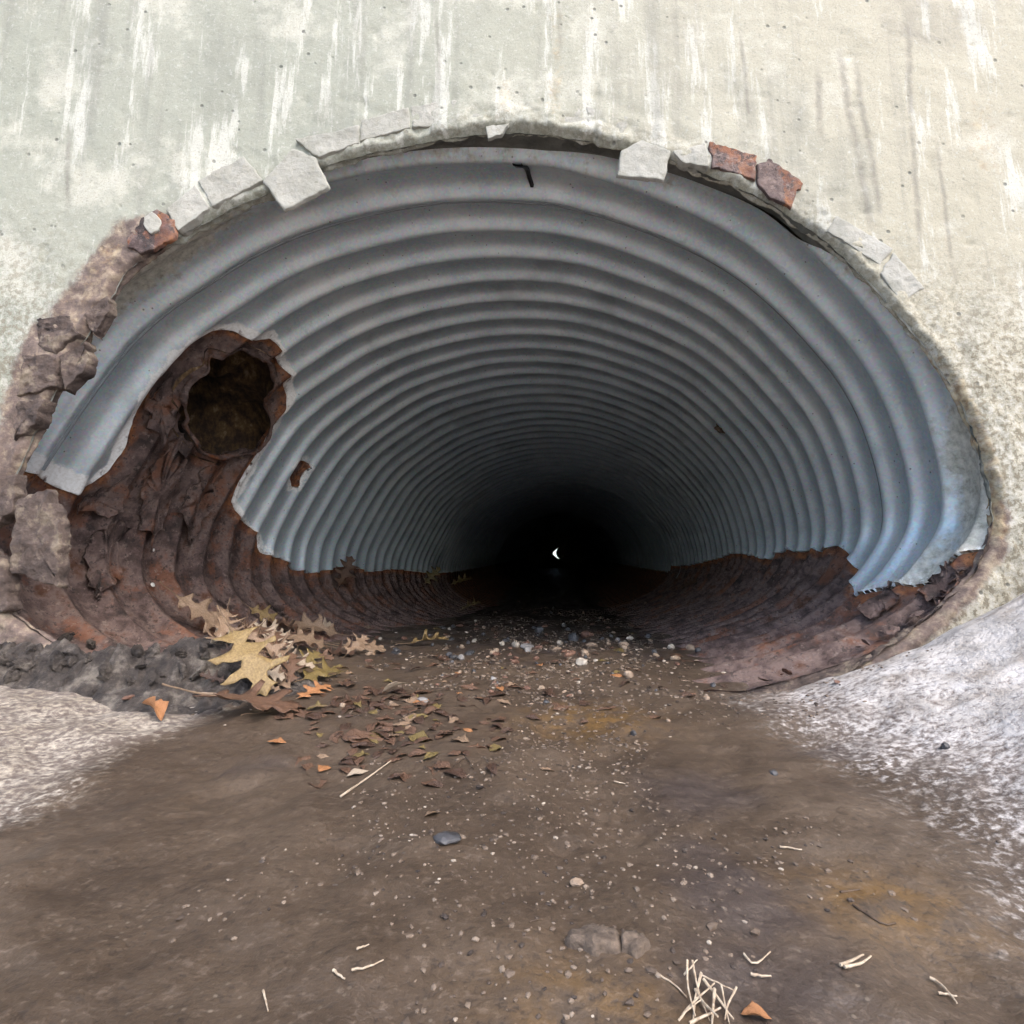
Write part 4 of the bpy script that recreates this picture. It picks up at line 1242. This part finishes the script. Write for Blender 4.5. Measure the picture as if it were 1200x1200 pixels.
LEAVES = [
    # base px, tip px, kind, greatest length, facing, lift, label
    ((267, 753), (312, 822), 'yellow', 0.095, 0.6, (.016, .006), 'large yellow lobed oak leaf leaning on the soil bank'),
    ((203, 703), (264, 749), 'tan', 0.090, 0.9, (.010, .010), 'curled brown tan oak leaf on top of the soil bank'),
    ((224, 819), (352, 838), 'brown', 0.11, 0.0, (.004, .004), 'brown oak leaf under the large yellow leaf'),
    ((290, 803), (334, 808), 'pale', 0.055, 0.8, (.016, .012), 'pale curled leaf rolled over the large yellow leaf tip'),
    ((290, 742), (345, 766), 'pale', 0.075, 0.9, (.010, .010), 'pale pinkish oak leaf in the middle of the leaf pile'),
    ((336, 757), (292, 742), 'pale', 0.055, 1.0, (.014, .016), 'small cream leaf at the top of the leaf pile'),
    ((283, 751), (335, 784), 'tan', 0.085, 0.7, (.008, .008), 'grey tan oak leaf lying over a twig in the pile'),
    ((400, 748), (334, 735), 'tan', 0.085, 0.9, (.006, .008), 'narrow tan oak leaf behind the leaf pile'),
    ((386, 762), (332, 748), 'tan', 0.075, 0.7, (.005, .006), 'flat tan oak leaf in front of the narrow leaf'),
    ((291, 715), (328, 737), 'yellow', 0.060, 0.9, (.006, .008), 'small golden oak leaf behind the pile'),
    ((396, 760), (453, 765), 'tan', 0.080, 0.9, (.003, .006), 'tan spiky oak leaf at the open end of the pile'),
    ((349, 790), (374, 772), 'olive', 0.050, 0.9, (.004, .010), 'folded olive yellow leaf standing up beside the pile'),
    ((338, 808), (342, 774), 'brown', 0.055, 1.0, (.004, .010), 'upright rust brown leaf at the pile edge'),
    ((352, 800), (400, 786), 'olive', 0.080, 0.3, (.002, .003), 'wet olive brown leaf flattened on the silt'),
    ((348, 822), (388, 806), 'orange', 0.060, 0.3, (.002, .003), 'wet orange leaf soaked into the silt by the pile'),
    ((477, 757), (526, 750), 'yellow', 0.075, 0.15, (.003, .005), 'small yellow oak leaf on the gravel'),
    ((497, 686), (516, 672), 'olive', 0.10, 0.8, (.004, .006), 'dull star shaped leaf deep on the left invert'),
    ((528, 686), (554, 678), 'olive', 0.11, 0.5, (.004, .004), 'dull narrow leaf beside the star shaped leaf'),
    ((396, 690), (412, 674), 'brown', 0.060, 0.9, (.004, .006), 'dark brown leaf caught at the zinc edge on the left'),
    ((538, 716), (564, 706), 'olive', 0.090, 0.4, (.003, .004), 'olive leaf lying on the dark silt inside the pipe'),
    ((300, 838), (360, 830), 'brown', 0.080, 0.1, (.001, .002), 'brown wet leaf flat below the pile'),
    ((300, 782), (338, 800), 'brown', 0.070, 0.6, (.008, .008), 'brown leaf tucked under the pale leaves of the pile'),
    ((318, 770), (300, 806), 'dark', 0.060, 0.5, (.006, .006), 'dark wet leaf in the shadow of the pile'),
    ((352, 772), (392, 774), 'brown', 0.070, 0.5, (.004, .004), 'brown leaf low behind the folded olive leaf'),
    ((255, 772), (282, 762), 'dark', 0.060, 0.5, (.004, .006), 'dark leaf between the soil bank and the yellow leaf'),
    ((362, 742), (390, 735), 'pale', 0.060, 0.8, (.006, .008), 'small pale leaf lobe above the narrow tan leaf'),
    ((405, 770), (430, 750), 'tan', 0.055, 0.8, (.003, .008), 'raised tan leaf lobe behind the spiky leaf'),
    ((330, 818), (300, 812), 'tan', 0.055, 0.5, (.008, .006), 'tan leaf end curling below the pale rolled leaf'),
    ((380, 830), (440, 826), 'dark', 0.080, 0.1, (.001, .002), 'dark soaked leaf flat in front of the pile'),
    ((795, 692), (817, 682), 'brown', 0.080, 0.6, (.004, .006), 'dim brown leaf on the right side of the invert'),
]
for i, (a, b, k, L, tl, lf, lab) in enumerate(LEAVES):
    leaf_thing('oak_leaf', HALF, a, b, lab, ML[k], curl=random.Random(i * 3 + 1).uniform(0.08, 0.5), bend=random.Random(i * 3 + 2).uniform(0.02, 0.10), width=random.Random(i * 3).uniform(0.75, 1.05), twist=random.Random(i * 5).uniform(-.4, .4),
               lift=lf, length=L, face=tl, seed=400 + i)
leaf_thing('leaf', OVAL, (447, 814), (478, 804), 'single pale tan oval leaf on the dark litter', ML['pale'], curl=0.5, bend=0.06, lift=(.002, .004), length=0.028, seed=501, stalk=False, tilt=-0.5)
leaf_thing('leaf', OVAL, (497, 958), (516, 953), 'round tan leaf scrap lying on the silt', ML['tan'], curl=0.4, bend=0.05, lift=(.0005, .001), length=0.0125, seed=502, stalk=False, tilt=-0.3, width=1.5)
leaf_thing('leaf', OVAL, (165, 826), (190, 848), 'bright orange crumpled leaf on the pale left shoulder', ML['orange'], curl=1.2, bend=0.18, twist=0.8, lift=(.001, .003), length=0.03, seed=503, stalk=False, tilt=-0.4, width=1.3)
leaf_thing('leaf', OVAL, (405, 912), (432, 905), 'small cream leaf beside the straw stick', ML['pale'], curl=0.3, bend=0.04, lift=(.001, .001), length=0.022, seed=504, stalk=False)
leaf_thing('leaf', OVAL, (868, 1192), (905, 1200), 'pinkish orange leaf beside the straw clump', ML['orange'], curl=0.6, bend=0.1, lift=(.0005, .0015), length=0.017, seed=505, stalk=False)
leaf_thing('leaf', OVAL, (400, 866), (450, 868), 'reddish brown long leaf flat in the litter', ML['brown'], curl=0.1, bend=0.03, lift=(.001, .001), length=0.045, seed=506, stalk=False)

rh = random.Random(77)
for i in range(26):
    cx, cy = rh.gauss(322, 34), rh.gauss(772, 22)
    if rh.random() < 0.25: cx, cy = rh.gauss(265, 22), rh.gauss(768, 26)
    a_ = rh.uniform(0, 6.28); l_ = rh.uniform(16, 30)
    k = rh.choice(['tan', 'tan', 'brown', 'brown', 'pale', 'dark'])
    nm_ = dict(tan='tan', brown='brown', pale='pale', dark='dark wet')[k]
    leaf_thing('oak_leaf', HALF, (cx - l_ * math.cos(a_), cy - l_ * math.sin(a_) * 0.6), (cx + l_ * math.cos(a_), cy + l_ * math.sin(a_) * 0.6), 'crumpled %s oak leaf half buried in the leaf heap' % nm_, ML[k],
               curl=rh.uniform(0.2, 0.9), bend=rh.uniform(-0.05, 0.12), twist=rh.uniform(-1, 1), lift=(rh.uniform(.002, .012), rh.uniform(.002, .014)), length=0.075, face=rh.uniform(0, 0.8),
               seed=900 + i, group='%s oak leaves half buried in the heap' % nm_, width=rh.uniform(0.6, 0.95))

# leaf fragments in the litter: each its own thing
FR = []
for kk, nmx in (('brown', 'brown'), ('dark', 'blackish'), ('tan', 'tan'), ('orange', 'rusty'), ('olive', 'olive')):
    for j in range(4):
        half = OVAL if j % 2 else [(x, w_ * (1.2 if 0.3 < x < 0.6 else 0.8)) for x, w_ in OVAL]
        FR.append((nmx, leaf_mesh('leaf_fragment', half, 600 + len(FR), random.uniform(0, .4), random.uniform(0, .08), random.uniform(-.4, .4), ML[kk], 0.08)))
cnt = 0
while cnt < 290:
    if cnt < 205: px, py = random.gauss(465, 85), random.gauss(842, 34)
    else: px, py = random.gauss(680, 120), random.gauss(760, 40)
    if not (330 < px < 860 and 700 < py < 930): continue
    q = px_to_ground(px, py, z_bed)
    if q.y > 3 or z_ground(q.x, q.y) > z_bed(q.x, q.y) + 0.004: continue
    nmx, me = random.choices(FR, [4 if f[0] in ('brown', 'blackish') else 0.35 if f[0] == 'rusty' else 1 for f in FR])[0]
    L = random.uniform(0.008, 0.024) * (1 if q.y < 0.8 else 1.4)
    o = bpy.data.objects.new('leaf_fragment', me); COL.objects.link(o)
    o.location = (q.x, q.y, q.z + 0.0008)
    n = g_normal(q.x, q.y)
    o.rotation_euler = (n.to_track_quat('Z', 'Y') @ Matrix.Rotation(random.uniform(0, 6.28), 3, 'Z').to_quaternion() @ Matrix.Rotation(random.uniform(-.25, .25), 3, 'X').to_quaternion()).to_euler()
    o.scale = (L, L * random.uniform(0.7, 1.3), L)
    tag(o, '%s leaf fragment in the channel litter' % nmx, 'leaf fragment', '%s leaf fragments in the litter' % nmx)
    cnt += 1

# ------------------------------------------------------------------ twigs and straw
def stick_mesh(name, pts, r0, r1, mat, seg=6):
    pts = [Vector(p) for p in pts]; V = []
    c0 = pts[0].copy()
    n = len(pts)
    for i, p in enumerate(pts):
        d = (pts[min(i + 1, n - 1)] - pts[max(i - 1, 0)]).normalized()
        a = d.cross(Vector((0.13, 0.2, 1))).normalized(); b = d.cross(a)
        r = r0 + (r1 - r0) * i / (n - 1); r *= 1 + 0.10 * math.sin(i * 2.3)
        for k in range(seg):
            t = k * 2 * PI / seg
            V.append(p - c0 + a * r * math.cos(t) + b * r * math.sin(t))
    Fc = grid_faces(seg, n, wrap=True) + [tuple(range(seg)), tuple(range((n - 1) * seg, n * seg))]
    me = mesh_from(name, V, Fc); me.materials.append(mat)
    return me, c0
M_STRAW = mat_plain('bleached_straw', (0.24, 0.17, 0.11), (0.54, 0.46, 0.35), 420, 0.7)
M_TWIG = mat_plain('dark_twig', (0.03, 0.02, 0.014), (0.10, 0.065, 0.04), 120)
M_TWIG2 = mat_plain('grey_tan_twig', (0.16, 0.11, 0.075), (0.32, 0.24, 0.17), 120)
def stick(name, pxs, r, label, cat, mat, lift=0.001, parent=None, lifts=None):
    pts = []
    q, _ = spline(pxs, 7, closed=False)
    for i, p in enumerate(q):
        g_ = px_to_ground(*p)
        l = lift if lifts is None else np.interp(i / 6, np.linspace(0, 1, len(lifts)), lifts)
        pts.append(g_ + Vector((0, 0, r * 0.6 + l - 0.0004)))
    r *= 0.6
    me, c0 = stick_mesh(name, pts, r, r * 0.5, mat)
    o = bpy.data.objects.new(name, me); COL.objects.link(o)
    if parent is None:
        o.location = c0; tag(o, label, cat)
    else:
        o.parent = parent; o.location = c0 - parent.location
    return o
stick('straw_stick', [(399, 936), (428, 916), (458, 894)], 0.0013, 'straight pale straw stick beside the cream leaf', 'straw', M_STRAW, 0.001)
stick('straw_piece', [(412, 1141), (430, 1138), (449, 1130)], 0.0007, 'knuckle ended straw bit on the bare silt', 'straw', M_STRAW)
stick('straw_piece', [(418, 1116), (432, 1111)], 0.0007, 'short straw bit above the knuckle ended one', 'straw', M_STRAW)
stick('straw_piece', [(390, 1142), (404, 1152)], 0.0008, 'faint straw crumb left of the knuckle ended bit', 'straw', M_STRAW)
stick('straw_piece', [(308, 1165), (314, 1190)], 0.0007, 'upright looking straw splinter on the left silt', 'straw', M_STRAW)
stick('straw_piece', [(914, 995), (940, 999)], 0.0009, 'white straw splinter on the wet right floor', 'straw', M_STRAW)
stick('straw_piece', [(720, 918), (733, 921)], 0.0010, 'small pale splinter at the edge of the wet patch', 'straw', M_STRAW)
stick('straw_piece', [(872, 1122), (885, 1134), (903, 1119)], 0.0007, 'bent V shaped straw right of the clump', 'straw', M_STRAW)
stick('straw_piece', [(880, 1147), (904, 1149)], 0.0009, 'thick short straw under the V shaped one', 'straw', M_STRAW)
stick('straw_piece', [(985, 1136), (1000, 1130), (1012, 1123)], 0.0010, 'upper of two straws lying side by side', 'straw', M_STRAW)
stick('straw_piece', [(990, 1138), (1008, 1134), (1021, 1125)], 0.0010, 'lower of two straws lying side by side', 'straw', M_STRAW)
stick('straw_piece', [(1090, 1150), (1105, 1160), (1122, 1180)], 0.0009, 'crooked straw with a flat end on the right silt', 'straw', M_STRAW)
stick('straw_piece', [(1100, 1168), (1122, 1172)], 0.0008, 'straw crossing the crooked straw', 'straw', M_STRAW)
cl = px_to_ground(825, 1185)
clump = empty('straw_clump', cl); tag(clump, 'tangled clump of bleached straw stems on the silt', 'straw')
for a, b, l in [((772, 1143), (805, 1172), (0, .001)), ((806, 1140), (815, 1195), (.004, .001)), ((812, 1138), (832, 1198), (.003, 0)), ((820, 1150), (862, 1178), (.002, .004)),
                ((800, 1190), (838, 1165), (0, .003)), ((795, 1196), (822, 1180), (0, .002)), ((846, 1170), (856, 1205), (.004, 0)), ((864, 1174), (850, 1200), (.004, .001)),
                ((838, 1172), (834, 1210), (.003, 0)), ((802, 1150), (818, 1140), (.002, .004)), ((822, 1148), (812, 1205), (.002, 0)), ((825, 1160), (860, 1200), (.003, .001)),
                ((808, 1200), (845, 1190), (0, .002)), ((815, 1165), (842, 1205), (.001, .003))]:
    stick('straw', [a, ((a[0] + b[0]) / 2 + random.uniform(-4, 4), (a[1] + b[1]) / 2), b], random.uniform(.0005, .0009), None, None, M_STRAW, parent=clump, lifts=l)
stick('twig', [(262, 728), (300, 750), (338, 778)], 0.0022, 'dark stem running through the leaf pile', 'twig', M_TWIG, lifts=[.018, .02, .014])
stick('twig', [(226, 818), (262, 820), (300, 832)], 0.002, 'grey brown stem poking out left of the leaf pile', 'twig', M_TWIG2, 0.004)
stick('twig', [(345, 748), (380, 756), (405, 760)], 0.0022, 'tan stem lying behind the leaf pile', 'twig', M_TWIG2, 0.006)
stick('twig', [(532, 900), (545, 890), (556, 903)], 0.0010, 'small forked dark twig in front of the litter', 'twig', M_TWIG, 0.001)
stick('twig', [(1000, 1062), (1015, 1072), (1035, 1085), (1050, 1083)], 0.0009, 'thin dark twig on the ochre stain', 'twig', M_TWIG, 0.0003)
stick('twig', [(985, 1047), (1008, 1044)], 0.0009, 'short dark twig above the ochre stain', 'twig', M_TWIG, 0.0003)
stick('twig', [(620, 1082), (635, 1078)], 0.0006, 'hair thin reddish twig on the grit ridge', 'twig', M_TWIG, 0.0003)

# broken silt crust
def crust(px_poly, label, th=0.004, mat=None):
    pts = [px_to_ground(*q) for q in px_poly]
    c = sum(pts, Vector()) / len(pts)
    out = []
    for i in range(len(pts)):
        for t in range(5):
            p = pts[i].lerp(pts[(i + 1) % len(pts)], t / 5) - c
            k = 1 + 0.45 * float(fbm(p.x * 260 + 3, p.y * 260, 17, 3)); out.append(Vector((p.x * k, p.y * k, p.z)))
    n = len(out); V = []
    for s, z in ((1.1, -0.002), (1.0, th * 0.5), (0.85, th * 0.9), (0.5, th * 0.8)):
        for p in out: V.append((p.x * s, p.y * s, z + p.z * s + 0.0030 * float(fbm(p.x * s * 170, p.y * s * 170, 7, 4, 0.6))))
    V.append((0, 0, th * 1.1))
    me = mesh_from('silt_crust', V, grid_faces(n, 4, wrap=True) + [(3 * n + i, 3 * n + (i + 1) % n, 4 * n) for i in range(n)], )
    o = link('silt_crust', me, mat, smooth=True); o.location = c
    tag(o, label, 'silt crust')
M_CRUST = mat_plain('dry_silt', (0.05, 0.036, 0.026), (0.15, 0.112, 0.083), 220, 0.85, 0.9, 0.002)
crust([(664, 1098), (690, 1092), (722, 1098), (724, 1116), (700, 1120), (668, 1112)], 'raised broken silt crust on the grit ridge', 0.0035, M_CRUST)
crust([(727, 1100), (750, 1102), (762, 1112), (745, 1122), (727, 1118)], 'smaller silt crust piece right of the raised one', 0.003, M_CRUST)

# rust scales shed along the right-hand rim
SCALE_ME = []
for i in range(5):
    me = stone_mesh('rust_scale', 800 + i, 2, 0.5, 0.28); me.materials.append(M_RUST); SCALE_ME.append(me)
for i in range(16):
    t = random.random()
    px = np.interp(t, [0, 0.5, 1], [900, 1040, 1150]) + random.gauss(0, 8); py = np.interp(t, [0, 0.5, 1], [815, 752, 672]) + random.gauss(0, 9)
    q = px_to_ground(px, py)
    if q.y > 0.8: continue
    put('rust_scale', SCALE_ME[i % 5], q.x, q.y, random.uniform(0.003, 0.010), 'thin brown rust scale shed along the right rim', 'rust scale', 'rust scales along the right rim', sink=0.35, rot=(random.uniform(-.7, .7), random.uniform(-.7, .7), random.uniform(0, 6)))
